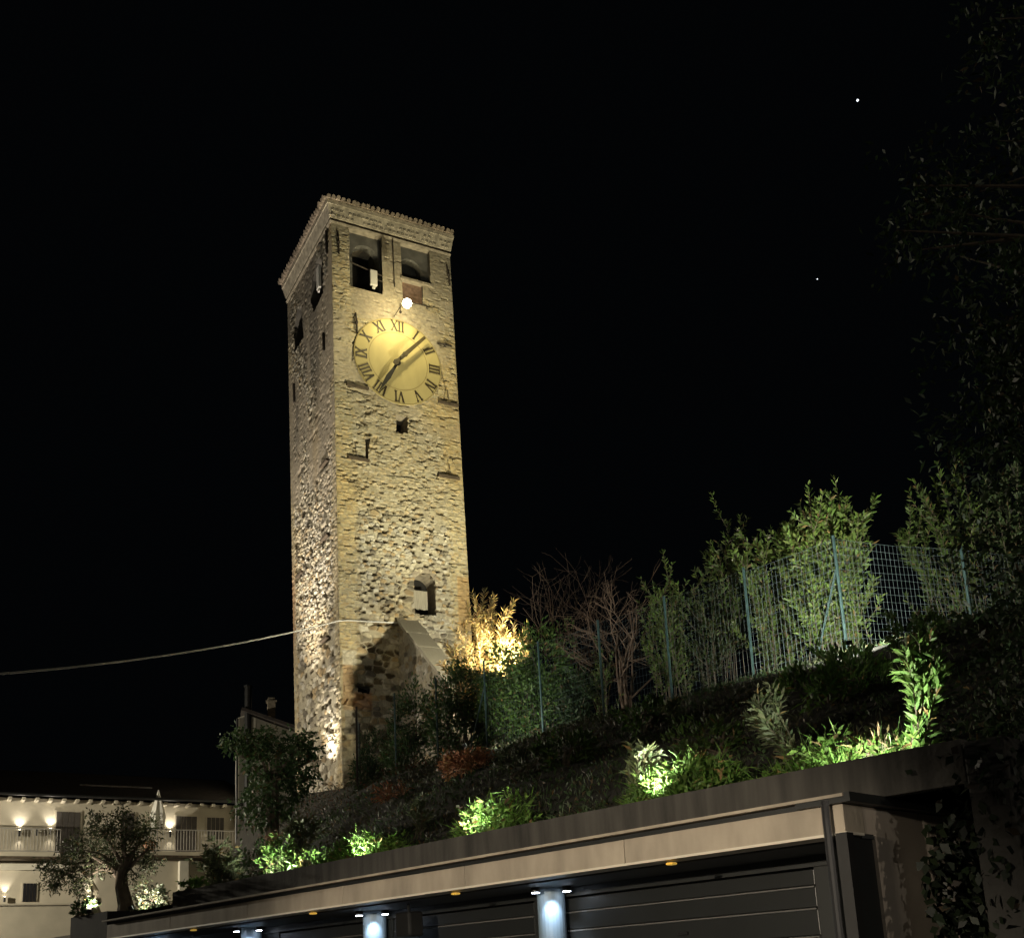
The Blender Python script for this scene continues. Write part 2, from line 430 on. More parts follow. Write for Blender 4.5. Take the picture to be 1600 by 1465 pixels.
def wall_grid(which):
    dz = 0.020; zs = np.arange(Z0, Z1 + 1e-6, dz)
    nx = 236 if which == 'F' else 190
    s = np.linspace(0, 1, nx)
    S, Z = np.meshgrid(s, zs, indexing='ij')
    if which == 'F':
        X = amin(Z) + S * (amax(Z) - amin(Z)); holes = F_HOLES
        edge = np.minimum(X - amin(Z), amax(Z) - X)
        nz = fnoise(X * .9 + 3, Z * .9)
        qd = 0.75 + 0.55 * (nz - .5)
        quo = 1 - sstep(edge, qd - .25, qd + .1)
        up = sstep(Z + 1.6 * (nz - .5) + 0.25 * (X - 2.3), 20.9, 21.9)
        mid = sstep(Z + 1.5 * (nz - .5), 16.6, 19.0) * (0.45 + 0.9 * (fnoise(X * 1.1, Z * .8 + 9) - .3))
        low = sstep(Z, 12.9, 11.5) if False else 1 - sstep(Z, 11.5, 12.9)
        quo = np.clip(np.maximum(np.maximum(quo * (1 - .7 * low), up), np.clip(mid, 0, .85)), 0, 1)
        rub = np.clip(1 - 0.65 * up * sstep(fnoise(X * .8 + 4, Z * .9 + 2), .40, .62), 0, 1)
        h, c = masonry(X, Z, rub, quo, 11)
        c = c * (1 + 0.10 * (up[..., None]))
        # brick patches and pale ashlars that can be told apart
        for (a0, a1, z0, z1, cc) in ((.42, 1.05, 10.45, 11.05, (.36, .19, .09)), (.05, .42, 10.4, 12.0, (.34, .22, .11)), (.05, .55, 11.95, 12.45, (.48, .44, .34)), (4.35, 4.9, 13.6, 15.6, (.34, .22, .09)), (.1, .55, 9.6, 10.4, (.20, .18, .14))):
            k = (sstep(X, a0 - .03, a0 + .03) * (1 - sstep(X, a1 - .05, a1 + .05)) * sstep(Z, z0 - .04, z0 + .04) * (1 - sstep(Z, z1 - .06, z1 + .06)))[..., None]
            c = c * (1 - k * .75) + np.array(cc) * (0.8 + .4 * vnoise(X * 9, Z * 14)[..., None]) * k * .75
        # long weathered joints
        for (z, a0, a1, d) in ((17.55, 1.5, 3.0, .05), (13.52, .02, 4.8, .03), (19.05, 1.6, 3.1, .04), (16.05, 3.9, 4.8, .05), (22.0, .3, 1.3, .07), (21.75, 3.7, 4.7, .07)):
            k = np.exp(-((Z - z - .04 * np.sin(X * 3)) / .035) ** 2) * sstep(X, a0, a0 + .2) * (1 - sstep(X, a1 - .2, a1))
            h = h - d * k; c = c * (1 - .5 * k[..., None])
        # cracks by the clock
        for (pts) in (((.72, 25.0), (.78, 24.3), (.62, 23.9), (.56, 23.2)), ((4.05, 23.6), (4.2, 22.9), (4.1, 22.4))):
            for (p, q) in zip(pts, pts[1:]):
                tt = np.clip(((X - p[0]) * (q[0] - p[0]) + (Z - p[1]) * (q[1] - p[1])) / ((q[0] - p[0]) ** 2 + (q[1] - p[1]) ** 2), 0, 1)
                dd = np.hypot(X - p[0] - tt * (q[0] - p[0]), Z - p[1] - tt * (q[1] - p[1]))
                k = np.exp(-(dd / .03) ** 2); h = h - .03 * k; c = c * (1 - .5 * k[..., None])
        # soot under and beside the belfry openings
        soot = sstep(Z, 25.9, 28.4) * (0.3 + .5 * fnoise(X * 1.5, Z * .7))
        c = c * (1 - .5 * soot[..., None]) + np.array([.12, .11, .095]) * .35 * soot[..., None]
        fn = lambda a, z, o: A0 + UF * a[..., None] + NF * o[..., None] + ZV * z[..., None]
    else:
        X = S * bmax(Z); holes = L_HOLES
        edge = np.minimum(X, bmax(Z) - X)
        nz = fnoise(X * .9 + 13, Z * .7 + 3)
        quo = 0.8 * (1 - sstep(edge, .25 + .3 * (nz - .5), .6))
        rub = 1 - .80 * sstep(Z + 5 * (nz - .5) - 1.0 * sstep(X, 3, 5), 17.5, 20.5)
        rub = np.clip(rub + .8 * sstep(fnoise(X * .9 + 30, Z * .35 + 8), .60, .68), 0, 1)
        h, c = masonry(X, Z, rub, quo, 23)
        h = h * (1.1 - .5 * sstep(Z, 17, 20))
        c = c * np.array([.95, .93, .92])
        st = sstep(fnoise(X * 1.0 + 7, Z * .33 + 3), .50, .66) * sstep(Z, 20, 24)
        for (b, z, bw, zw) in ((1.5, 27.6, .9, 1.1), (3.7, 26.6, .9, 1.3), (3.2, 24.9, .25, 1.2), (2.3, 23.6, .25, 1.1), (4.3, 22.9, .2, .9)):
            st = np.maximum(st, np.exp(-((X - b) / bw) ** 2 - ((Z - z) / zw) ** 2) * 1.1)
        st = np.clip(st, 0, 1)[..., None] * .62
        c = c * (1 - st) + np.array([.09, .082, .07]) * st  # soot streaks, plus shadows cast from below painted round the belfry openings
        red = sstep(X, 4.5, 5.0) * sstep(Z, 12, 15) * (1 - sstep(Z, 16, 18)) ; red = np.clip(red, 0, 1)[..., None] * .6
        c = c * (1 - red) + np.array([.30, .16, .09]) * red
        for (b, z, bl) in ((1.3, 16.85, .75), (1.5, 13.2, .75), (4.2, 16.5, .5), (1.2, 19.6, .6), (3.9, 20.6, .5), (4.0, 12.9, .6), (3.1, 18.2, .3)):
            k = np.exp(-((X - b) / bl * 1.3) ** 4 - ((Z - z) / .10) ** 2)
            h = h - .14 * k; c = c * (1 - .5 * k[..., None])
        fn = lambda a, z, o: A0 + UL * a[..., None] + NL * (o + lean(z))[..., None] + ZV * z[..., None]
    edge_f = sstep(np.minimum(S, 1 - S) * (nx - 1), 0, 2.0)
    jag = 0.03 * (vnoise(Z * 7, Z * 0 + (1 if which == 'F' else 2)) - .6)
    h = h * edge_f + jag * (1 - edge_f) * 0
    P = fn(X, Z, h)
    nxx, nzz = X.shape
    idx = np.arange(nxx * nzz).reshape(nxx, nzz)
    q = np.stack([idx[:-1, :-1], idx[1:, :-1], idx[1:, 1:], idx[:-1, 1:]], -1)
    cx = (X[:-1, :-1] + X[1:, 1:]) / 2; cz = (Z[:-1, :-1] + Z[1:, 1:]) / 2
    keep = np.ones(cx.shape, bool)
    for p in holes.values(): keep &= ~in_poly(p, cx, cz)
    q = q[keep]
    if which == 'L': q = q[:, ::-1]
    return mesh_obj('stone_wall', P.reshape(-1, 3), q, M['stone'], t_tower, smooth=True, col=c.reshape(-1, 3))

def recess(poly, fn, d, name, side, back, parent, grow=0.03, o0=-0.005):
    cx = sum(p[0] for p in poly) / len(poly); cz = sum(p[1] for p in poly) / len(poly)
    pp = [(p[0] + grow * np.sign(p[0] - cx), p[1] + grow * np.sign(p[1] - cz)) for p in poly]
    b = MB(); n = len(pp)
    for i in range(n):
        p, q = pp[i], pp[(i + 1) % n]
        b.poly([fn(p[0], p[1], o0), fn(q[0], q[1], o0), fn(q[0], q[1], -d), fn(p[0], p[1], -d)])
    ob = b.build(name, side, parent)
    b = MB(); b.poly([fn(p[0], p[1], -d) for p in pp]); b.build('back', back, ob)
    return ob

def build_tower():
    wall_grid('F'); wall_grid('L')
    # the two sides away from the viewer
    b = MB()
    for k in range(20):
        za, zb = Z0 + (Z1 - Z0) * k / 20, Z0 + (Z1 - Z0) * (k + 1) / 20
        c = lambda z, i: [A0 + UF * amax(z) + ZV * z, A0 + UF * amax(z) + UL * bmax(z) + ZV * z][i]
        b.poly([c(za, 0), c(za, 1), c(zb, 1), c(zb, 0)])
    b.build('stone_wall', M['plainstone'], t_tower)
    b = MB()
    for k in range(20):
        za, zb = Z0 + (Z1 - Z0) * k / 20, Z0 + (Z1 - Z0) * (k + 1) / 20
        c = lambda z, i: [A0 + UF * amax(z) + UL * bmax(z) + ZV * z, A0 + UF * amin(z) + UL * bmax(z) + ZV * z][i]
        b.poly([c(za, 0), c(za, 1), c(zb, 1), c(zb, 0)])
    b.build('stone_wall', M['plainstone'], t_tower)
    # openings
    def panel(rc, hole, o, mt, parent, name='arch_panel'):
        """wall panel with an arched hole set back in the opening"""
        a0, a1, z0, z1 = rc; b = MB(); n = 12
        h0, h1, zt = hole; r = (h1 - h0) / 2; cxx = (h0 + h1) / 2; zs = zt - r
        ar = [(cxx - r * math.cos(math.pi * k / n), zs + r * math.sin(math.pi * k / n)) for k in range(n + 1)]
        b.poly([F(a0, z0, o), F(h0, z0, o), F(h0, zs, o), F(a0, zs, o)])
        b.poly([F(h1, z0, o), F(a1, z0, o), F(a1, zs, o), F(h1, zs, o)])
        top = [(a0 + (a1 - a0) * k / n, z1) for k in range(n + 1)]
        b.poly([F(a0, zs, o), F(h0, zs, o), F(a0, z1, o)])
        b.poly([F(h1, zs, o), F(a1, zs, o), F(a1, z1, o)])
        for k in range(n): b.poly([F(*ar[k], o), F(*ar[k + 1], o), F(*top[k + 1], o), F(*top[k], o)])
        pts = [(h0, z0)] + ar + [(h1, z0)]
        for p, q in zip(pts, pts[1:]): b.poly([F(*p, o), F(*q, o), F(*q, o - .35), F(*p, o - .35)])
        return b.build(name, mt, parent)
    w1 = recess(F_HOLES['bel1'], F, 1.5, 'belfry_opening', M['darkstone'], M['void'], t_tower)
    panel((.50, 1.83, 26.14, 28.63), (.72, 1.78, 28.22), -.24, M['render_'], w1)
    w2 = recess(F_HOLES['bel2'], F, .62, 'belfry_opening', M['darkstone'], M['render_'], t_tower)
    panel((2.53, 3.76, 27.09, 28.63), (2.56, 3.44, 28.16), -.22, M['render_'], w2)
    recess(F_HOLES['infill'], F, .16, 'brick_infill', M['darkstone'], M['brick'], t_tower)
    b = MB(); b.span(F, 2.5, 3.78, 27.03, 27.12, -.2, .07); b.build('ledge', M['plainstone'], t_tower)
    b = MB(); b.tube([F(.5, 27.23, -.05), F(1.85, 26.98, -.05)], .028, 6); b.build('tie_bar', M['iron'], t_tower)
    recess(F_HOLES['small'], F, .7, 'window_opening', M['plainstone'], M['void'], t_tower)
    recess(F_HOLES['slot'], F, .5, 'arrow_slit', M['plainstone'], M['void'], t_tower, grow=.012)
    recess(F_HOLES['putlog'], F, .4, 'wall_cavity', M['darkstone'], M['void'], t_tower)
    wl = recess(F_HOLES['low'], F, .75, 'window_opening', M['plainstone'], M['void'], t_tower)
    b = MB(); n = 8                       # board leaning in the arched window, ragged lower edge
    for k in range(n):
        a = 2.64 + .68 * k / n
        b.span(F, a, a + .68 / n - .004, 14.28 + .05 * random.random(), 14.98, -.33, -.30)
    b.build('shutter_board', M['board'], wl)
    # arched brick surround of the low window
    b = MB()
    for k in range(13):
        t = math.pi * (k + .5) / 13; ca, cz = 3.09 + .50 * math.cos(t), 15.12 + .50 * math.sin(t)
        r = UF * math.cos(t) + ZV * math.sin(t); tt = -UF * math.sin(t) + ZV * math.cos(t)
        b.obox(F(ca, cz, .0), r * .085, tt * .055, NF * .035)
    b.build('window_arch', M['plainstone'], wl)
    for nm, p in L_HOLES.items():
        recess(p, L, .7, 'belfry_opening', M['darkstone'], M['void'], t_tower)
    # string course and cornice
    b = MB()
    zc = 28.62
    def ring(z0, z1, o0, o1, mt, name, b=None):
        """moulding round the four sides, projecting o0 at its foot and o1 at its head"""
        def corners(z, o):
            zz = min(z, Z1)
            r = o * .45
            return [A0 + UF * (amin(zz) - o) + NF * o + ZV * z, A0 + UF * (amax(zz) + r) + NF * o + ZV * z,
                    A0 + UF * (amax(zz) + r) + UL * (bmax(zz) + r) + ZV * z, A0 + UF * (amin(zz) - o) + UL * (bmax(zz) + r) + ZV * z]
        a, c = corners(z0, o0), corners(z1, o1); b = b or MB()
        for i in range(4):
            j = (i + 1) % 4; b.poly([a[i], a[j], c[j], c[i]])
        b.poly(c); b.poly(a[::-1])
        return b.build(name, mt, t_tower)
    ring(28.60, 28.67, .02, .06, M['plainstone'], 'string_course')
    ring(28.675, 28.80, .0, .0, M['timber'], 'shadow_band')  # dark timber colour stands in for the shadow gap under the cornice
    b = MB()
    for rw, (z, o) in enumerate(((28.88, .075), (29.06, .125))):
        for k in range(30):
            a = -.2 + k * .165 + (.08 if rw else 0)
            if random.random() < .8 and a < amax(28.7) - .02: b.obox(F(a, z, o), UF * .055, NF * .04, ZV * .035)
            if random.random() < .8: b.obox(L(a + .1, z, o - .12), UL * .055, NL * .04, ZV * .035)
    ring(28.805, 29.24, .06, .18, M['cornice'], 'cornice', b)
    ring(29.245, 29.39, .21, .22, M['cornice'], 'cornice')
    # roof: low hip of curved tiles, their ends showing along the eaves
    b = MB(); z = 29.42; o = .27; zz = Z1
    r = .06
    cs = [A0 + UF * (amin(zz) - o) + NF * o + ZV * z, A0 + UF * (amax(zz) + r) + NF * o + ZV * z,
          A0 + UF * (amax(zz) + r) + UL * (bmax(zz) + r) + ZV * z, A0 + UF * (amin(zz) - o) + UL * (bmax(zz) + r) + ZV * z]
    ap = sum(cs) / 4 + ZV * .95
    for i in range(4):
        p, q = cs[i], cs[(i + 1) % 4]
        b.poly([p, q, ap]); ln = np.linalg.norm(q - p); n = int(ln / .185)
        e = (q - p) / ln; up = ap - (p + q) / 2; up = up / np.linalg.norm(up); nn = np.cross(e, up)
        for k in range(n):
            c0 = p + e * ln * (k + .5 + .25 * (random.random() - .5)) / n; f = abs((k + .5) / n - .5) * 2
            l = (1 - f) * np.linalg.norm(ap - (p + q) / 2) * .97
            st = c0 - up * ((.06 + .05 * random.random()) if i in (0, 3) else .0) + nn * (.03 + .03 * random.random())
            b.tube([st, st + up * (l + .1)], .078, 7)
    b.poly(cs[::-1])
    b.build('roof', M['tile'], t_tower)
    # clock
    CA, CZ, CR = 2.32, 23.56, 1.70
    n = 72; b = MB()
    def cp(r, t, o): return F(CA + r * math.sin(t), CZ + r * math.cos(t), o)
    for k in range(n):
        t0, t1 = 2 * math.pi * k / n, 2 * math.pi * (k + 1) / n
        b.poly([cp(0, 0, .045), cp(CR, t0, .045), cp(CR, t1, .045)])
        b.poly([cp(CR, t0, .045), cp(CR, t0, -.12), cp(CR, t1, -.12), cp(CR, t1, .045)])
    ck = b.build('clock_face', M['clockface'], t_tower)
    for (r0, r1) in ((1.125, 1.15), (1.665, 1.69)):
        b = MB()
        for k in range(n):
            t0, t1 = 2 * math.pi * k / n, 2 * math.pi * (k + 1) / n
            b.poly([cp(r0, t0, .049), cp(r1, t0, .049), cp(r1, t1, .049), cp(r0, t1, .049)])
        b.build('ring', M['clockring'], ck)
    def numeral(txt, hour):
        t = 2 * math.pi * hour / 12; r = 1.42; hh = .20
        er = UF * math.sin(t) + ZV * math.cos(t); et = UF * math.cos(t) - ZV * math.sin(t)
        wd = dict(I=.13, V=.27, X=.27); tot = sum(wd[c] for c in txt); x = -tot / 2; b = MB(); o = .058
        cen = F(CA, CZ, o) + er * r
        def stroke(x0, y0, x1, y1, th):
            d = et * (x1 - x0) + er * (y1 - y0); ln = np.linalg.norm(d); d = d / ln; nn = np.cross(NF, d)
            b.obox(cen + et * (x0 + x1) / 2 + er * (y0 + y1) / 2, d * ln / 2, nn * th * .66, NF * .008)
        for c in txt:
            wv = wd[c]; m_ = x + wv / 2
            if c == 'I':
                stroke(m_, -hh, m_, hh, .042)
                for s in (-1, 1): stroke(m_ - .05, s * hh, m_ + .05, s * hh, .022)
            if c == 'V':
                stroke(m_ - .095, hh, m_, -hh, .045); stroke(m_ + .095, hh, m_, -hh, .024)
                for s in (-1, 1): stroke(m_ + s * .095 - .045, hh, m_ + s * .095 + .045, hh, .022)
            if c == 'X':
                stroke(m_ - .10, hh, m_ + .10, -hh, .045); stroke(m_ + .10, hh, m_ - .10, -hh, .024)
                for s in (-1, 1):
                    for q in (-1, 1): stroke(m_ + s * .10 - .04, q * hh, m_ + s * .10 + .04, q * hh, .022)
            x += wv
        ob = b.build('numeral', M['numeral'], ck); ob['label'] = 'dark Roman numeral ' + txt
    for i, t in enumerate(('XII', 'I', 'II', 'III', 'IV', 'V', 'VI', 'VII', 'VIII', 'IX', 'X', 'XI')): numeral(t, i)
    def hand(name, tip, prof, o, mt):
        a, z = fr(*tip, o); d = UF * (a - CA) + ZV * (z - CZ); ln = np.linalg.norm(d); d = d / ln; nn = np.cross(NF, d)
        b = MB(); c = F(CA, CZ, o); pl = [c + d * ln * t + nn * w_ for t, w_ in prof] + [c + d * ln * t - nn * w_ for t, w_ in prof[::-1]]
        b.poly([p + NF * .012 for p in pl]); b.poly([p - NF * .012 for p in pl[::-1]])
        for p, q in zip(pl, pl[1:] + pl[:1]): b.poly([p - NF * .012, q - NF * .012, q + NF * .012, p + NF * .012])
        for (t, r) in ((.17, .10), (.34, .07)) if name == 'minute_hand' else ((.12, .12),):
            ring_ = [c + d * ln * t + r * (math.cos(k * math.pi / 6) * d + math.sin(k * math.pi / 6) * nn) for k in range(12)]
            b.poly([p + NF * .016 for p in ring_]); b.poly([p - NF * .016 for p in ring_[::-1]])
            for p, q in zip(ring_, ring_[1:] + ring_[:1]): b.poly([p - NF * .016, q - NF * .016, q + NF * .016, p + NF * .016])
        b.build(name, mt, ck)
    hand('minute_hand', (664, 527), [(-.28, .06), (-.2, .11), (-.1, .06), (.1, .075), (.3, .075), (.75, .06), (1.0, .055)], .30, M['hand'])
    hand('hour_hand', (592, 611), [(-.15, .04), (.1, .045), (.35, .06), (.55, .095), (.75, .06), (1.0, .006)], .24, M['handblack'])
    b = MB(); b.tube([F(CA, CZ, .07), F(CA, CZ, .34)], .05, 10); b.ball(F(CA, CZ, .34), .06, 6); b.build('hub', M['hand'], ck)
    # iron anchors and timber ledges
    for p, q in (((555, 490), (557, 520)), ((527, 362), (529, 398)), ((683, 537), (705, 542)), ((697, 415), (702, 447))):
        a, z = fr(*p); a1, z1 = fr(*q); b = MB()
        b.tube([F(a, z, .05), F((a + a1) / 2, (z + z1) / 2, .08), F(a1, z1, .05)], .035, 6)
        b.ball(F((a + a1) / 2, (z + z1) / 2, .07), .07, 5); b.build('wall_anchor', M['iron'], t_tower)
    for p, q in (((508, 521), (509, 548)), ((461.5, 600), (463, 628)), ((513.5, 362), (515, 397))):
        b0, z = lf(*p); b1, z1 = lf(*q); b = MB()
        b.tube([L(b0, z, .05), L((b0 + b1) / 2, z1, .05)], .045, 6); b.build('wall_anchor', M['iron'], t_tower)
    for a0, a1, z in ((.34, 1.12, 19.40), (3.74, 4.58, 19.34), (.33, 1.15, 22.18), (3.85, 4.66, 22.28)):
        b = MB(); b.span(F, a0, a1, z - .04, z + .05, -.05, .10); b.build('timber_ledge', M['timber'], t_tower)
    for p in ((.62, 19.46), (4.2, 19.40), (4.25, 22.34)):
        b = MB(); b.tube([F(p[0], p[1], .12), F(p[0] - .05, p[1] + .45, .14)], .014, 5); b.build('iron_rod', M['iron'], t_tower)
    for b0, z in ((1.3, 16.9), (1.5, 13.25), (4.2, 16.55), (1.2, 19.65)):
        b = MB(); b.span(L, b0 - .35, b0 + .35, z - .04, z + .04, -.05, .07); b.build('timber_ledge', M['timber'], t_tower)
    b = MB(); b.tube([F(2.45, 25.62, .06), F(2.45, 25.95, .06)], .015, 5); b.ball(F(2.45, 25.6, .07), .05, 5); b.build('iron_rod', M['iron'], t_tower)
    b = MB(); b.tube([F(2.22, 28.6, .06), F(2.24, 27.5, .05), F(2.25, 26.6, .05)], .018, 5); b.build('conductor_cable', M['iron'], t_tower)
    b = MB(); b.tube([F(3.0, 26.12, .05), F(3.48, 26.10, .10), F(3.50, 25.95, .12)], .022, 5); b.build('iron_hook', M['iron'], t_tower)
    # sloping buttress against the foot of the clock side
    b = MB(); a0, a1 = 2.08, 2.74; k = .86; T = 3.9; zt = 13.70
    pr = [(0, Z0), (T, Z0), (T, zt - k * T), (0, zt)]
    for a, rv in ((a0, 1), (a1, -1)): b.poly([F(a, z, o) for o, z in pr[::rv]])
    for p, q in zip(pr, pr[1:] + pr[:1]): b.poly([F(a0, p[1], p[0]), F(a0, q[1], q[0]), F(a1, q[1], q[0]), F(a1, p[1], p[0])])
    bt = b.build('buttress', M['plainstone'], t_tower)
    Og, Zg = np.meshgrid(np.linspace(0, T, 120), np.linspace(0, 1, 150), indexing='ij')
    Zz = Z0 + Zg * (zt - k * Og - Z0)
    h, c = masonry(Og, Zz, np.ones_like(Og), np.zeros_like(Og) + .1, 51)
    P = A0 + UF * (a0 - .01 - np.maximum(h, -.008))[..., None] + NF * Og[..., None] + ZV * Zz[..., None]
    idx = np.arange(Og.size).reshape(Og.shape); q = np.stack([idx[:-1, :-1], idx[1:, :-1], idx[1:, 1:], idx[:-1, 1:]], -1).reshape(-1, 4)
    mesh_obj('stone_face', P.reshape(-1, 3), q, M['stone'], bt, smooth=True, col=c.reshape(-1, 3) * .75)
    b = MB(); nn = 9
    for i_ in range(nn):
        o0, o1 = -.02 + T * i_ / nn, -.02 + T * (i_ + 1) / nn + .02; dz = .012 * random.random(); w_ = .05 + .05 * random.random()
        top = [F(a0 - w_, zt + .05 + dz - k * o0, o0), F(a1 + w_, zt + .05 + dz - k * o0, o0), F(a1 + w_, zt + .05 + dz - k * o1, o1), F(a0 - w_, zt + .05 + dz - k * o1, o1)]
        bot = [p - ZV * .13 for p in top]; b.poly(top); b.poly(bot[::-1])
        for p in range(4): b.poly([top[p], bot[p], bot[(p + 1) % 4], top[(p + 1) % 4]])
    b.build('coping', M['board'], bt)
build_tower()

# white box antennas on the tower
def antenna(fn, a, z0, z1, o, wd, label):
    t = thing('box_antenna', label, 'antenna', fn(a, z0, o), 'box antennas on the tower')
    b = MB(); b.span(fn, a - wd / 2, a + wd / 2, z0, z1, o - .05, o + .05); b.build('housing', M['antenna'], t, bevel=.02)
    b = MB(); b.span(fn, a - wd * .2, a + wd * .2, z0 - .12, z0, o - .03, o + .03); b.build('connector', M['antenna'], t)
    b = MB(); b.tube([fn(a, (z0 + z1) / 2, o - .05), fn(a + .25, (z0 + z1) / 2, o - .05), fn(a + .42, (z0 + z1) / 2 - .02, -.02)], .022, 6); b.build('bracket', M['iron'], t)
antenna(F, 1.43, 26.42, 27.05, .04, .28, 'white box antenna standing in the left arched belfry opening')
antenna(L, 1.12, 26.55, 27.45, .12, .30, 'slim pale antenna fixed to the dark shaded side of the tower')
# lamp over the clock
lo = 1.25
la, lz = fr(636, 474, lo)
def clock_lamp():
    p = F(la, lz, lo)
    t = thing('wall_lamp', 'glowing round floodlight on an arm above the clock face', 'lamp', p)
    b = MB(); b.ball(p, .165, 8); b.build('globe', M['lampglow'], t, smooth=True)
    b = MB(); b.tube([p + ZV * .05 - NF * .1, F(la, lz + .25, lo * .5), F(la, lz + .20, 0)], .014, 6); b.build('arm', M['iron'], t)
    spot('clock_lamp_beam', F(la, lz - .20, lo), F(2.35, 23.0, 0), 150, 165, .6, (1.0, .87, .42), .06)
    point('clock_lamp_glow', F(la, lz + .20, lo - .05), 90, (1.0, .84, .44), .10)
clock_lamp()

# floodlights of the tower
FL = F(3.6, 9.1, 7.5)
floodlight(F(1.35, 9.2, 9.5), F(.9, 10.9, 8.2), 2300, 125, 'black floodlight added to make the golden bush glow', .7, WARM, .06)  # added lamp, stands for spill of the wide flood onto the bush
floodlight(FL, F(2.4, 17.5, 0), 4400, 120, 'wide black floodlight behind the hedge aimed up at the clock side of the tower', .8, (1.0, .93, .68), .12)
floodlight(F(4.2, 9.0, 7.7), F(2.35, 23.3, 0), 7500, 60, 'narrow black floodlight added behind the hedge to fill the upper wall and clock', 1.0, (1.0, .90, .56), .12)  # added second flood, evens the light over the upper wall
floodlight(L(.75, 8.25, .55), L(.9, 12.0, .1), 1000, 84, 'small uplight at the foot of the tower corner', .9, NEUT, .06, s=.5, lens=M['dimlens'])
floodlight(L(2.4, 7.6, 2.7), L(2.6, 26.0, 0), 12500, 48, 'black floodlight behind the ivy aimed up the dark side of the tower', 1.0, (1.0, .90, .75), .12, lens=M['dimlens'])

# cable
b = MB(); pts = []
P0, P1 = atY(-160, 1062, 23.0), F(amin(13.43) - .02, 13.43, .04)
for k in range(25):
    t = k / 24; p = P0 * (1 - t) + P1 * t; p = p - ZV * .55 * 4 * t * (1 - t) * .6; pts.append(p)
pts += [F(.3, 13.47, .06), F(1.2, 13.52, .06), F(2.0, 13.58, .06)]
b.tube(pts, .027, 6)
tag(b.build('cable', M['cable'], smooth=True), 'pale overhead cable running from the left to the tower corner', 'cable')

